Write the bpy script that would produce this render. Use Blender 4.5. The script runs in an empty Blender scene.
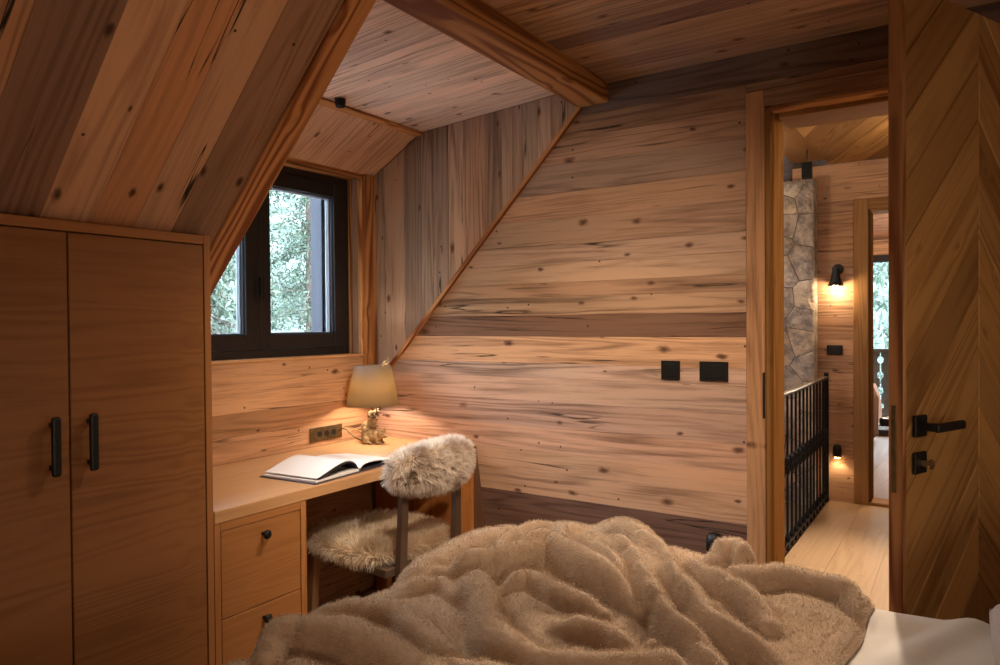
import bpy, bmesh, math, random
import numpy as np
from mathutils import Vector, Matrix, noise as mnoise

random.seed(7)
rng = np.random.default_rng(7)
SC = bpy.context.scene
COL = SC.collection

# ------------------------------------------------------------------ camera, world, lights, exposure
def make_camera():
    yaw, pitch, roll, f = 0.582444630, -0.0119027964, -0.00757930477, 712.616
    fw = Vector((-math.sin(yaw)*math.cos(pitch), math.cos(yaw)*math.cos(pitch), math.sin(pitch)))
    r0 = Vector((math.cos(yaw), math.sin(yaw), 0)); u0 = r0.cross(fw)
    c, s = math.cos(roll), math.sin(roll)
    right = c*r0 + s*u0; up = -s*r0 + c*u0
    m = Matrix((right, up, -fw)).transposed().to_4x4()
    m.translation = (2.452, -2.6, 1.293)
    cd = bpy.data.cameras.new('camera'); co = bpy.data.objects.new('camera', cd); COL.objects.link(co)
    co.matrix_world = m
    cd.sensor_width = 36; cd.lens = f*36/1000; cd.clip_start = .02; cd.clip_end = 300
    cd.dof.use_dof = False
    SC.camera = co
make_camera()
SC.view_settings.view_transform = 'Standard'; SC.view_settings.look = 'None'
SC.view_settings.gamma = 1; SC.view_settings.use_curve_mapping = False
SC.view_settings.exposure = 0.22
SC.cycles.use_denoising = True
SC.cycles.max_bounces = 7; SC.cycles.diffuse_bounces = 4; SC.cycles.transparent_max_bounces = 12
SC.cycles.sample_clamp_indirect = 4.0
SC.cycles.caustics_reflective = False; SC.cycles.caustics_refractive = False

def make_world():
    w = bpy.data.worlds.new('overcast_sky'); SC.world = w; w.use_nodes = True
    nt = w.node_tree; nt.nodes.clear()
    out = nt.nodes.new('ShaderNodeOutputWorld'); bg = nt.nodes.new('ShaderNodeBackground')
    tc = nt.nodes.new('ShaderNodeTexCoord'); sp = nt.nodes.new('ShaderNodeSeparateXYZ')
    rp = nt.nodes.new('ShaderNodeValToRGB')
    nt.links.new(tc.outputs['Generated'], sp.inputs[0]); nt.links.new(sp.outputs['Z'], rp.inputs[0])
    rp.color_ramp.elements[0].position = 0.0; rp.color_ramp.elements[0].color = (.80, .86, .93, 1)
    rp.color_ramp.elements[1].position = 0.8; rp.color_ramp.elements[1].color = (.64, .74, .93, 1)
    nt.links.new(rp.outputs[0], bg.inputs[0]); bg.inputs[1].default_value = 33
    nt.links.new(bg.outputs[0], out.inputs[0])
make_world()

def lamp(name, kind, loc, energy, color, size=.1, target=None, spot=None, blend=.6):
    ld = bpy.data.lights.new(name, kind); lo = bpy.data.objects.new(name, ld); COL.objects.link(lo)
    lo.location = loc; ld.energy = energy; ld.color = color
    if kind in ('POINT', 'SPOT'): ld.shadow_soft_size = size
    if kind == 'AREA': ld.size = size
    if spot: ld.spot_size = math.radians(spot); ld.spot_blend = blend
    if target is not None:
        lo.rotation_euler = (Vector(target)-Vector(loc)).to_track_quat('-Z', 'Y').to_euler()
    return lo
WARM = (1.0, .70, .42); WARM2 = (1.0, .81, .63)
lamp('bedside_fill', 'POINT', (3.15, -2.75, .95), 18, WARM2, .12)  # unseen fill lights at the bed head, added to brighten the bedroom
lamp('bedside_fill', 'POINT', (3.25, -1.1, 1.25), 3, WARM2, .12)
lamp('ceiling_fill_spot', 'SPOT', (2.2, -1.6, 2.2), 95, WARM2, .05, (.95, -.1, .75), 80, 1.0)  # unseen spots without fixtures, added to brighten wall, desk, chair and blanket
lamp('ceiling_fill_spot', 'SPOT', (2.3, -2.9, 2.2), 12, WARM2, .05, (1.5, -.9, .5), 80, .9)
lamp('ceiling_fill_spot', 'SPOT', (1.35, -.72, 2.12), 34, WARM2, .05, (1.15, -.78, 0), 125, .9)
lamp('ceiling_fill_spot', 'SPOT', (1.38, -.95, 2.2), 38, WARM2, .05, (.55, -.5, .5), 56, .8)
lamp('hall_spot_light', 'SPOT', (2.0, 1.6, 2.38), 330, WARM2, .04, (2.06, .1, 0), 104, .6)
lamp('hall_fill', 'POINT', (2.25, 2.0, 2.1), 6, WARM2, .1)  # added fill for the hall, no fixture
lamp('stair_light', 'POINT', (.9, 1.9, 2.0), 12, WARM2, .1)
lamp('far_bedroom_light', 'POINT', (2.4, 4.6, 1.9), 90, WARM2, .1)
def portal(loc, sx, sy, target):
    o = lamp('window_portal', 'AREA', loc, 1, (1, 1, 1), sx, target)
    o.data.shape = 'RECTANGLE'; o.data.size_y = sy; o.data.cycles.is_portal = True
portal((-.30, -.635, 1.58), 1.15, .9, (1, -.635, 1.58))
portal((1.65, 6.7, 1.0), .7, 2.0, (1.65, 0, 1.0))

# ------------------------------------------------------------------ materials
class N:
    def __init__(s, name):
        s.m = bpy.data.materials.new(name); s.m.use_nodes = True; s.nt = s.m.node_tree; s.nt.nodes.clear()
        s.out = s.n('OutputMaterial'); s.p = s.n('BsdfPrincipled'); s.l(s.p.outputs[0], s.out.inputs[0])
    def n(s, t, **kw):
        x = s.nt.nodes.new('ShaderNode'+t)
        for k, v in kw.items(): setattr(x, k, v)
        return x
    def l(s, a, b): s.nt.links.new(a, b)
    def set(s, sock, v):
        if hasattr(v, 'links'): s.l(v, sock)
        else: sock.default_value = v
    def math(s, op, a, b=None, c=None, clamp=False):
        x = s.n('Math', operation=op); x.use_clamp = clamp
        s.set(x.inputs[0], a)
        if b is not None: s.set(x.inputs[1], b)
        if c is not None: s.set(x.inputs[2], c)
        return x.outputs[0]
    def vmul(s, a, v):
        x = s.n('VectorMath', operation='MULTIPLY'); s.l(a, x.inputs[0]); s.set(x.inputs[1], v); return x.outputs[0]
    def vadd(s, a, v):
        x = s.n('VectorMath', operation='ADD'); s.l(a, x.inputs[0]); s.set(x.inputs[1], v); return x.outputs[0]
    def noise(s, vec, detail=2, rough=.5, scale=1):
        x = s.n('TexNoise'); x.inputs['Scale'].default_value = scale; x.inputs['Detail'].default_value = detail
        x.inputs['Roughness'].default_value = rough; s.l(vec, x.inputs['Vector']); return x.outputs['Fac']
    def rng(s, v, a, b, c=0., d=1., smooth=False):
        x = s.n('MapRange'); x.clamp = True
        if smooth: x.interpolation_type = 'SMOOTHSTEP'
        s.l(v, x.inputs['Value'])
        for i, q in enumerate((a, b, c, d)): x.inputs[i+1].default_value = q
        return x.outputs[0]
    def mix(s, f, a, b, mode='MIX'):
        x = s.n('Mix', data_type='RGBA', blend_type=mode)
        s.set(x.inputs[0], f); s.set(x.inputs[6], a); s.set(x.inputs[7], b); return x.outputs[2]
    def bump(s, h, strength, dist):
        b = s.n('Bump'); b.inputs['Strength'].default_value = strength; b.inputs['Distance'].default_value = dist
        s.l(h, b.inputs['Height']); s.l(b.outputs[0], s.p.inputs['Normal'])

def C4(c): return (*c, 1)

_wc = {}
def wood(style, axis='X'):
    key = (style, axis)
    if key in _wc: return _wc[key]
    S = dict(
     #            light             dark              ring fib  knot crack blot rough bump coat ringfreq
     old   =((.48,.325,.232),(.160,.092,.060), .60, .90, 1., 1.0, .75, .75, .5, 0, 14),
     jamb  =((.34,.190,.074),(.17,.074,.022), .55, .35, .35, .0, .6, .95, .2, 0, 13),
     slope =((.48,.325,.220),(.170,.098,.058), .55, .55, 1.1, 1.2, .45, .72, .5, 0, 12),
     larch =((.34,.190,.074),(.17,.074,.022), .55, .35, .35, .0, .6, .58, .2, 0, 13),
     trim  =((.60,.335,.150),(.23,.085,.026), 1.1,  .40, .15, .0, .3, .60, .2, 0, 10),
     oak   =((.34,.150,.050),(.19,.072,.020), .45, .45, .12, .0, .5, .45, .10, .1, 16),
     desk  =((.56,.330,.160),(.40,.205,.085), .35, .45, .1, .0, .4, .38, .08, .15, 16),
     floor =((.37,.240,.130),(.235,.135,.062), .4,  .45, .35, .0, .5, .42, .10, .15, 10),
     dark  =((.115,.075,.050),(.05,.03,.02), .4, .5, .1, .1, .4, .5, .1, .1, 10),
    )[style]
    light, dark, rs, fs, ks, cs, bs, rough, bp, coat, rf = S
    m = N(f'{style}_wood_{axis.lower()}')
    tc = m.n('TexCoord').outputs['Object']
    if axis != 'X':
        sp = m.n('SeparateXYZ'); cb = m.n('CombineXYZ'); m.l(tc, sp.inputs[0])
        o = {'Y': (1, 0, 2), 'Z': (2, 1, 0)}[axis]
        for i, j in enumerate(o): m.l(sp.outputs[j], cb.inputs[i])
        tc = cb.outputs[0]
    oi = m.n('ObjectInfo')
    off = m.vmul(m.n('CombineXYZ').outputs[0], (1, 1, 1))
    cb = m.n('CombineXYZ')
    m.l(m.math('MULTIPLY', oi.outputs['Random'], 57.3), cb.inputs[0])
    m.l(m.math('MULTIPLY', oi.outputs['Random'], 23.9), cb.inputs[1])
    m.l(m.math('MULTIPLY', oi.outputs['Random'], 11.7), cb.inputs[2])
    V = m.vadd(tc, cb.outputs[0])
    wv = m.noise(m.vmul(V, (1.6, 7, 7)), 2)
    wofs = m.n('CombineXYZ'); m.l(m.math('MULTIPLY', m.math('SUBTRACT', wv, .5), .035), wofs.inputs[1])
    W = m.vadd(V, wofs.outputs[0])
    # knots
    vo = m.n('TexVoronoi', voronoi_dimensions='2D', feature='F1'); vo.inputs['Scale'].default_value = 1
    vo.inputs['Randomness'].default_value = .9
    m.l(m.vmul(W, (4.2, 8.5, 1)), vo.inputs['Vector'])
    sc = m.n('SeparateColor'); m.l(vo.outputs['Color'], sc.inputs[0])
    sel = m.rng(sc.outputs[0], *((.48, .50) if style == 'slope' else (.58, .60)))
    size = m.math('MULTIPLY_ADD', sc.outputs[1], .080, .045)
    kn = m.noise(m.vmul(V, (30, 60, 60)), 2)
    d = m.math('ADD', m.math('DIVIDE', vo.outputs['Distance'], size), m.math('MULTIPLY', m.math('SUBTRACT', kn, .5), 1.2))
    knot = m.math('MULTIPLY', m.rng(d, 1.15, .55), sel)
    knotcore = m.math('MULTIPLY', m.rng(d, .55, .2), sel)
    infl = m.math('MULTIPLY', m.math('MULTIPLY', m.rng(vo.outputs['Distance'], .26, .06, 0, 1, True), sel), 0. if style in ('old', 'slope') else .03)
    n1 = m.noise(m.vmul(W, (.42, 7.5, 7.5)), 1.6)
    ph = m.math('MULTIPLY', m.math('ADD', n1, infl), rf*2*math.pi*1.0)
    ring = m.math('POWER', m.math('MULTIPLY_ADD', m.math('SINE', ph), .5, .5), 1.6)
    rmask = m.rng(m.noise(m.vmul(V, (.7, 4, 4)), 1), .38, .62, .9 if style == 'trim' else .3, 1)
    fib = m.noise(m.vmul(W, (4, 125, 125)), 5, .75)
    fib2 = m.noise(m.vmul(W, (1.5, 48, 48)), 3, .7)
    blot = m.noise(m.vmul(V, (1.3, 5, 5)), 3, .6)
    g = m.math('MULTIPLY', m.math('MULTIPLY', ring, rmask), rs)
    g = m.math('ADD', g, m.math('MULTIPLY', m.math('SUBTRACT', fib, .5), fs*2.0))
    g = m.math('ADD', g, m.math('MULTIPLY', m.math('SUBTRACT', fib2, .5), fs*1.2))
    g = m.math('ADD', g, m.math('MULTIPLY', m.math('SUBTRACT', blot, .5), bs*1.6), None, True)
    col = m.mix(g, C4(light), C4(dark))
    if style in ('old', 'slope'):
        gr = m.rng(m.noise(m.vmul(V, (.7, 2.2, 2.2)), 2), .42, .72, 0, .6)
        col = m.mix(gr, col, m.mix(g, (.30, .235, .185, 1), (.105, .077, .060, 1)))
    col = m.mix(1., col, oi.outputs['Color'], 'MULTIPLY')
    col = m.mix(m.math('MULTIPLY', knot, .72*ks), col, (.085, .032, .014, 1))
    col = m.mix(m.math('MULTIPLY', knotcore, .6*ks), col, (.03, .014, .008, 1))
    h = m.math('ADD', m.math('MULTIPLY', fib, .4), m.math('MULTIPLY', g, -.5))
    if cs > 0:
        cn = m.noise(m.vmul(m.vadd(V, (31, 7, 3)), (.6, 13, 13)), 3.5)
        cm = m.rng(m.noise(m.vmul(V, (1.6, 3, 3)), 1), .52, .60)
        ck = m.math('MULTIPLY', m.rng(m.math('ABSOLUTE', m.math('SUBTRACT', cn, .5)), .009, .002), cm)
        col = m.mix(m.math('MULTIPLY', ck, .85*cs), col, (.02, .012, .008, 1))
        h = m.math('SUBTRACT', h, m.math('MULTIPLY', ck, 2.))
        # nail and worm holes
        v2 = m.n('TexVoronoi', voronoi_dimensions='2D', feature='F1'); v2.inputs['Scale'].default_value = 9
        m.l(V, v2.inputs['Vector']); s2 = m.n('SeparateColor'); m.l(v2.outputs['Color'], s2.inputs[0])
        hole = m.math('MULTIPLY', m.rng(v2.outputs['Distance'], .050, .025), m.rng(s2.outputs[0], .86, .87))
        col = m.mix(m.math('MULTIPLY', hole, .9), col, (.015, .008, .005, 1))
    m.l(col, m.p.inputs['Base Color'])
    m.p.inputs['Roughness'].default_value = rough
    m.p.inputs['Specular IOR Level'].default_value = 0. if style == 'jamb' else .2 if style in ('larch', 'trim', 'old', 'slope') else .35
    m.p.inputs['Coat Weight'].default_value = coat; m.p.inputs['Coat Roughness'].default_value = .35
    m.bump(h, bp, .004)
    _wc[key] = m.m
    return m.m

def plain(name, color, rough=.5, metal=0, spec=.5, bump=None, emit=None, sheen=0, noise=None, trans=0, coat=0):
    m = N(name); m.p.inputs['Base Color'].default_value = C4(color)
    m.p.inputs['Roughness'].default_value = rough; m.p.inputs['Metallic'].default_value = metal
    m.p.inputs['Specular IOR Level'].default_value = spec; m.p.inputs['Coat Weight'].default_value = coat
    if emit: m.p.inputs['Emission Color'].default_value = C4(emit[0]); m.p.inputs['Emission Strength'].default_value = emit[1]
    if sheen: m.p.inputs['Sheen Weight'].default_value = sheen; m.p.inputs['Sheen Roughness'].default_value = .5
    tc = m.n('TexCoord').outputs['Object']
    if noise:
        c2, sc, dt = noise
        m.l(m.mix(m.rng(m.noise(tc, dt, .6, sc), .35, .65), C4(color), C4(c2)), m.p.inputs['Base Color'])
    if bump: m.bump(m.noise(tc, 4, .6, bump[0]), bump[1], bump[2])
    return m.m

M = {}
M['black'] = plain('black_metal', (.012, .011, .010), .45, .3, .4, (60, .1, .002))
M['frame'] = plain('window_black', (.016, .013, .012), .40, 0, .4)
M['rubber'] = plain('grey_gasket', (.03, .035, .06), .6)
M['alu'] = plain('grey_bead', (.42, .45, .52), .4, .2)
M['iron'] = plain('wrought_iron', (.010, .010, .012), .5, .6, .4, (40, .2, .002))
M['brass'] = plain('aged_brass', (.16, .115, .055), .42, .8, .5, None, None, 0, ((.09, .065, .03), 30, 2))
M['steel'] = plain('steel', (.55, .5, .42), .3, 1)
M['gold'] = plain('key_metal', (.65, .5, .3), .3, 1)
M['paper'] = plain('paper', (.80, .77, .74), .7)
M['paper_shadow'] = plain('shadow_page', (.012, .012, .016), .6)  # near-black paper, shadow under the arched pages put into the colour
M['cover'] = plain('book_cover', (.055, .045, .065), .5)
M['linen'] = plain('white_linen', (.74, .68, .60), .85, 0, .2, (350, .15, .001), None, .2)
M['pillow'] = plain('pillow_linen', (.60, .57, .60), .85, 0, .2, (350, .15, .001), None, .2)
M['mattress'] = plain('mattress_ticking', (.62, .58, .52), .9, 0, .2, (200, .2, .001))
M['upholstery'] = plain('brown_upholstery', (.13, .08, .05), .85, 0, .2, (200, .3, .001))
M['mortar'] = plain('mortar', (.20, .165, .125), .95, 0, .2, (60, .6, .006))
M['leaf'] = plain('conifer_leaf', (.022, .038, .022), .7, 0, .1, None, None, 0, ((.062, .085, .057), .9, 3))
M['leaf2'] = plain('pale_leaf', (.032, .052, .031), .7, 0, .1, None, None, 0, ((.10, .122, .094), 1.3, 3))
M['bark'] = plain('tree_bark', (.10, .075, .06), .9, 0, .2, (20, .5, .02))
M['palebark'] = plain('pale_branch', (.16, .17, .18), .8, 0, .2, (20, .4, .01))
M['meadow'] = plain('bounce_ground', (.72, .74, .76), .95, 0, .2, (3, .5, .1), None, 0, ((.82, .84, .86), .4, 4))  # ground made snow-bright to bounce daylight up to the soffit
M['outer'] = plain('weathered_cladding', (.040, .044, .058), .8, 0, .3, (40, .3, .003))
M['bulb'] = plain('bulb_glow', (1, .8, .5), .5, emit=((1.0, .62, .30), 30))
M['plaster'] = plain('stair_plaster', (.45, .36, .26), .9, bump=(30, .2, .003))

def glass():
    m = N('window_glass'); m.nt.nodes.remove(m.p)
    t = m.n('BsdfTransparent'); t.inputs[0].default_value = (.93, .96, .95, 1)
    g = m.n('BsdfGlossy'); g.inputs['Roughness'].default_value = .02
    fr = m.n('Fresnel'); fr.inputs[0].default_value = 1.35
    mx = m.n('MixShader'); m.l(fr.outputs[0], mx.inputs[0]); m.l(t.outputs[0], mx.inputs[1]); m.l(g.outputs[0], mx.inputs[2])
    m.l(mx.outputs[0], m.out.inputs[0]); return m.m
M['glass'] = glass()

def shade_mat():
    m = N('lampshade_fabric')
    tc = m.n('TexCoord').outputs['Object']
    w = m.noise(m.vmul(tc, (240, 240, 700)), 2)
    col = m.mix(w, (.20, .18, .17, 1), (.12, .11, .115, 1)); m.l(col, m.p.inputs['Base Color'])
    m.p.inputs['Roughness'].default_value = .9
    tr = m.n('BsdfTranslucent'); tr.inputs[0].default_value = (.58, .43, .20, 1)
    mx = m.n('MixShader'); mx.inputs[0].default_value = .45
    m.l(m.p.outputs[0], mx.inputs[1]); m.l(tr.outputs[0], mx.inputs[2]); m.l(mx.outputs[0], m.out.inputs[0])
    m.bump(w, .3, .001)
    return m.m
M['shade'] = shade_mat()

def stone_mat():
    m = N('rough_stone'); tc = m.n('TexCoord').outputs['Object']; oi = m.n('ObjectInfo')
    cb = m.n('CombineXYZ'); m.l(m.math('MULTIPLY', oi.outputs['Random'], 31.7), cb.inputs[0]); m.l(m.math('MULTIPLY', oi.outputs['Random'], 17.1), cb.inputs[1])
    V = m.vadd(tc, cb.outputs[0])
    a = m.noise(V, 5, .65, 9); b = m.noise(V, 4, .7, 38)
    c = m.mix(m.rng(a, .42, .60), (.66, .58, .49, 1), (.30, .265, .235, 1))
    c = m.mix(m.rng(b, .5, .75, 0, .6), c, (.74, .67, .57, 1))
    c = m.mix(1., c, oi.outputs['Color'], 'MULTIPLY')
    m.l(c, m.p.inputs['Base Color']); m.p.inputs['Roughness'].default_value = .95
    m.bump(m.math('ADD', a, m.math('MULTIPLY', b, .7)), 1., .055)
    return m.m
M['stone'] = stone_mat()

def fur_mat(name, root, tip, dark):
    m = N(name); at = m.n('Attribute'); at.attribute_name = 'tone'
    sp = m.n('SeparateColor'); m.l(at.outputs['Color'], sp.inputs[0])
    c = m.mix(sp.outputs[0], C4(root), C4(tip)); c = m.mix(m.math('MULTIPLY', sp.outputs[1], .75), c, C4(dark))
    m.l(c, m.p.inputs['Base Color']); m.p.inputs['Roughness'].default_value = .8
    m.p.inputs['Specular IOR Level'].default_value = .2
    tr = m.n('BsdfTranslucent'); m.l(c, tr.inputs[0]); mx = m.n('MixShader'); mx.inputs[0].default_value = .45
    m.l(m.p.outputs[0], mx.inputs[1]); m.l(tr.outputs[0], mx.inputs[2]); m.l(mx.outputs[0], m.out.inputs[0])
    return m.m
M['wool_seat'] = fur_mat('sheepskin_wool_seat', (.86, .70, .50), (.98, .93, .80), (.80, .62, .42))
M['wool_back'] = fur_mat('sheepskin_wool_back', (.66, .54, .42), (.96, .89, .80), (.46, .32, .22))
M['hide'] = plain('wool_underlayer', (.55, .42, .28), .95, 0, .1, (80, .8, .008))

def blanket_mat():
    m = N('plush_blanket'); tc = m.n('TexCoord').outputs['Object']
    a = m.noise(tc, 4, .65, 9); f = m.noise(tc, 3, .7, 420); mid = m.noise(m.vmul(tc, (60, 90, 60)), 3, .6)
    c = m.mix(m.rng(a, .3, .7), (.40, .275, .180, 1), (.52, .375, .255, 1))
    c = m.mix(m.rng(mid, .45, .7, 0, .25), c, (.30, .20, .125, 1))
    m.l(c, m.p.inputs['Base Color']); m.p.inputs['Roughness'].default_value = .95
    m.p.inputs['Specular IOR Level'].default_value = .1
    m.p.inputs['Sheen Weight'].default_value = .35; m.p.inputs['Sheen Roughness'].default_value = .45
    m.p.inputs['Sheen Tint'].default_value = (1, .88, .72, 1)
    m.bump(m.math('ADD', m.math('MULTIPLY', f, .4), mid), .35, .006)
    return m.m
M['blanket'] = blanket_mat()

# ------------------------------------------------------------------ building helpers
WM = {}
def link(name, me, mat=None, parent=None, mw=None, color=None, smooth=False):
    o = bpy.data.objects.new(name, me); COL.objects.link(o)
    mw = mw or Matrix.Identity(4)
    if parent is not None:
        o.parent = parent; o.matrix_parent_inverse = WM[parent.name].inverted()
    o.matrix_basis = mw; WM[o.name] = mw
    if mat: me.materials.append(mat)
    if color: o.color = C4(color)
    if smooth:
        me.polygons.foreach_set('use_smooth', [True]*len(me.polygons))
    return o

def empty(name, loc, label=None, cat=None, group=None, kind=None):
    o = bpy.data.objects.new(name, None); COL.objects.link(o); o.empty_display_size = .1
    mw = Matrix.Translation(loc); o.matrix_basis = mw; WM[o.name] = mw
    return tag(o, label, cat, group, kind)

def tag(o, label=None, cat=None, group=None, kind=None):
    if label: o['label'] = label
    if cat: o['category'] = cat
    if group: o['group'] = group
    if kind: o['kind'] = kind
    return o

def from_bm(name, bm, mat, parent=None, color=None, smooth=False, mw=None, recenter=True):
    bmesh.ops.recalc_face_normals(bm, faces=bm.faces)
    mw = mw or Matrix.Identity(4)
    if recenter and bm.verts:
        lo = Vector([min(v.co[i] for v in bm.verts) for i in range(3)]); hi = Vector([max(v.co[i] for v in bm.verts) for i in range(3)])
        c = (lo+hi)/2
        bmesh.ops.translate(bm, verts=bm.verts, vec=-c); mw = mw @ Matrix.Translation(c)
    me = bpy.data.meshes.new(name); bm.to_mesh(me); bm.free()
    return link(name, me, mat, parent, mw, color, smooth)

def add_box(bm, x, y, z, bevel=0, seg=1):
    r = bmesh.ops.create_cube(bm, size=1)
    vs = r['verts']
    for v in vs:
        v.co = Vector((x[0]+(v.co.x+.5)*(x[1]-x[0]), y[0]+(v.co.y+.5)*(y[1]-y[0]), z[0]+(v.co.z+.5)*(z[1]-z[0])))
    if bevel:
        es = list({e for v in vs for e in v.link_edges})
        bmesh.ops.bevel(bm, geom=es, offset=bevel, segments=seg, affect='EDGES', profile=.5)
def box(name, x, y, z, mat, parent=None, bevel=.002, color=None, seg=1, mw=None, smooth=False):
    bm = bmesh.new(); add_box(bm, x, y, z, bevel, seg)
    return from_bm(name, bm, mat, parent, color, smooth, mw)

def frame(o, u, v):
    u = Vector(u).normalized(); v = Vector(v).normalized(); n = u.cross(v)
    m = Matrix((u, v, n)).transposed().to_4x4(); m.translation = o; return m

def clip(poly, a, b, c):   # keep a*x+b*y<=c
    out = []
    for i in range(len(poly)):
        p, q = poly[i], poly[(i+1) % len(poly)]
        dp, dq = a*p[0]+b*p[1]-c, a*q[0]+b*q[1]-c
        if dp <= 0: out.append(p)
        if dp*dq < 0:
            t = dp/(dp-dq); out.append((p[0]+t*(q[0]-p[0]), p[1]+t*(q[1]-p[1])))
    return out
def area(p): return .5*sum(p[i][0]*p[(i+1) % len(p)][1]-p[(i+1) % len(p)][0]*p[i][1] for i in range(len(p)))
def halfplanes(poly):
    if area(poly) < 0: poly = poly[::-1]
    hp = []
    for i in range(len(poly)):
        p, q = poly[i], poly[(i+1) % len(poly)]
        nx, ny = q[1]-p[1], -(q[0]-p[0]); L = math.hypot(nx, ny)
        if L < 1e-9: continue
        hp.append((nx/L, ny/L, (nx*p[0]+ny*p[1])/L))
    return hp
def shrink(poly, g):
    r = poly
    for a, b, c in halfplanes(poly): r = clip(r, a, b, c-g) if r else r
    return r
def dedupe(p):
    out = []
    for q in p:
        if not out or math.hypot(q[0]-out[-1][0], q[1]-out[-1][1]) > 1e-4: out.append(q)
    if len(out) > 1 and math.hypot(out[0][0]-out[-1][0], out[0][1]-out[-1][1]) < 1e-4: out.pop()
    return out

def prism(name, poly, fr, thick, cham, mat, parent, color=None, dome=0, front=0.):
    """convex polygon in the frame's xy plane, front face at z=front, body behind it"""
    poly = dedupe(poly)
    if len(poly) < 3: return None
    if area(poly) < 0: poly = poly[::-1]
    if area(poly) < 2e-4: return None
    inner = dedupe(shrink(poly, cham)) if cham else poly
    if len(inner) < 3: inner = poly; cham = 0
    cx = sum(p[0] for p in poly)/len(poly); cy = sum(p[1] for p in poly)/len(poly)
    bm = bmesh.new()
    fv = [bm.verts.new((p[0]-cx, p[1]-cy, front)) for p in inner]
    bv = [bm.verts.new((p[0]-cx, p[1]-cy, front-thick)) for p in poly]
    if cham:
        mv = [bm.verts.new((p[0]-cx, p[1]-cy, front-cham)) for p in poly]
        if len(fv) == len(mv):
            # pair by nearest start
            k = min(range(len(fv)), key=lambda i: (fv[i].co.xy-mv[0].co.xy).length)
            fv2 = fv[k:]+fv[:k]; n = len(fv2)
            for i in range(n): bm.faces.new((mv[i], mv[(i+1) % n], fv2[(i+1) % n], fv2[i]))
            fv = fv2
        else:
            for v in fv: bm.verts.remove(v)
            fv = [bm.verts.new((p[0]-cx, p[1]-cy, front)) for p in poly]
            for v, w in zip(fv, mv): w.co.z = front-cham
            n = len(fv)
            for i in range(n): bm.faces.new((mv[i], mv[(i+1) % n], fv[(i+1) % n], fv[i]))
        ring = mv
    else: ring = fv
    n = len(ring)
    for i in range(n): bm.faces.new((bv[i], bv[(i+1) % n], ring[(i+1) % n], ring[i]))
    if dome:
        c = bm.verts.new((0, 0, front+dome))
        midr = [bm.verts.new((v.co.x*.55+random.uniform(-.01, .01), v.co.y*.55+random.uniform(-.01, .01), front+dome*random.uniform(.3, 1.4))) for v in fv]
        k = len(fv)
        for i in range(k):
            bm.faces.new((fv[i], fv[(i+1) % k], midr[(i+1) % k], midr[i])); bm.faces.new((midr[i], midr[(i+1) % k], c))
    else: bm.faces.new(fv)
    bm.faces.new(bv[::-1])
    return from_bm(name, bm, mat, parent, color, False, fr @ Matrix.Translation((cx, cy, 0)), recenter=False)

PAL = [((1, 1, 1), 4), ((.86, .84, .84), 3), ((1.12, 1.02, .9), 3), ((.72, .72, .76), 2), ((1.15, 1.12, 1.08), 2), ((.85, .72, .60), 2)]
def pick(pal=PAL):
    t = random.uniform(0, sum(w for _, w in pal))
    for c, w in pal:
        t -= w
        if t <= 0: break
    k = random.uniform(.93, 1.07)
    return tuple(x*k for x in c)

def planks(parent, fr, regions, edges, mat, thick=.018, name='plank', joints=None, pal=PAL, cols=None, gap=.0003, cham=.0009, uneven=.0012):
    """rows across v between the values in edges; joints: None or mean board length along u"""
    for region in regions:
        us = [p[0] for p in region]; u0, u1 = min(us), max(us); hp = halfplanes(region)
        for i in range(len(edges)-1):
            a, b = edges[i], edges[i+1]
            cuts = [u0, u1]
            if joints:
                cuts = [u0]; x = u0+random.uniform(.25, 1)*joints
                while x < u1-.25: cuts.append(x); x += joints*random.uniform(.75, 1.25)
                cuts.append(u1)
            for j in range(len(cuts)-1):
                poly = [(cuts[j], a), (cuts[j+1], a), (cuts[j+1], b), (cuts[j], b)]
                for h in hp:
                    poly = clip(poly, *h)
                    if not poly: break
                if not poly or len(poly) < 3 or area(poly) < 4e-4: continue
                poly = shrink(poly, gap)
                if len(poly) < 3: continue
                c = cols[i] if cols and i < len(cols) and cols[i] else pick(pal)
                prism(name, poly, fr, thick, cham, mat, parent, c, front=-random.uniform(0, uneven))

def rows(a, b, lo, hi):
    e = [a]
    while e[-1] < b-lo: e.append(min(b, e[-1]+random.uniform(lo, hi)))
    if e[-1] < b: e[-1] = b
    if len(e) < 2: e = [a, b]
    return e

def slab(name, poly, fr, thick, mat, parent=None, color=None):
    """backing slab behind planks, its front face on the frame plane"""
    bm = bmesh.new(); 
    if area(poly) < 0: poly = poly[::-1]
    f = [bm.verts.new((p[0], p[1], 0)) for p in poly]; b = [bm.verts.new((p[0], p[1], -thick)) for p in poly]
    n = len(f)
    bm.faces.new(f); bm.faces.new(b[::-1])
    for i in range(n): bm.faces.new((b[i], b[(i+1) % n], f[(i+1) % n], f[i]))
    return from_bm(name, bm, mat, parent, color, False, fr)

def rect(x0, x1, y0, y1): return [(x0, y0), (x1, y0), (x1, y1), (x0, y1)]

def lathe(bm, prof, seg=20, center=(0, 0, 0), axis='Z', cap=True):
    rings = []
    for r, z in prof:
        ring = []
        for i in range(seg):
            a = 2*math.pi*i/seg; p = (r*math.cos(a), r*math.sin(a), z)
            if axis == 'X': p = (p[2], p[0], p[1])
            if axis == 'Y': p = (p[0], p[2], p[1])
            ring.append(bm.verts.new((p[0]+center[0], p[1]+center[1], p[2]+center[2])))
        rings.append(ring)
    for a, b in zip(rings, rings[1:]):
        for i in range(seg): bm.faces.new((a[i], a[(i+1) % seg], b[(i+1) % seg], b[i]))
    if cap: bm.faces.new(rings[0][::-1]); bm.faces.new(rings[-1])

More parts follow.
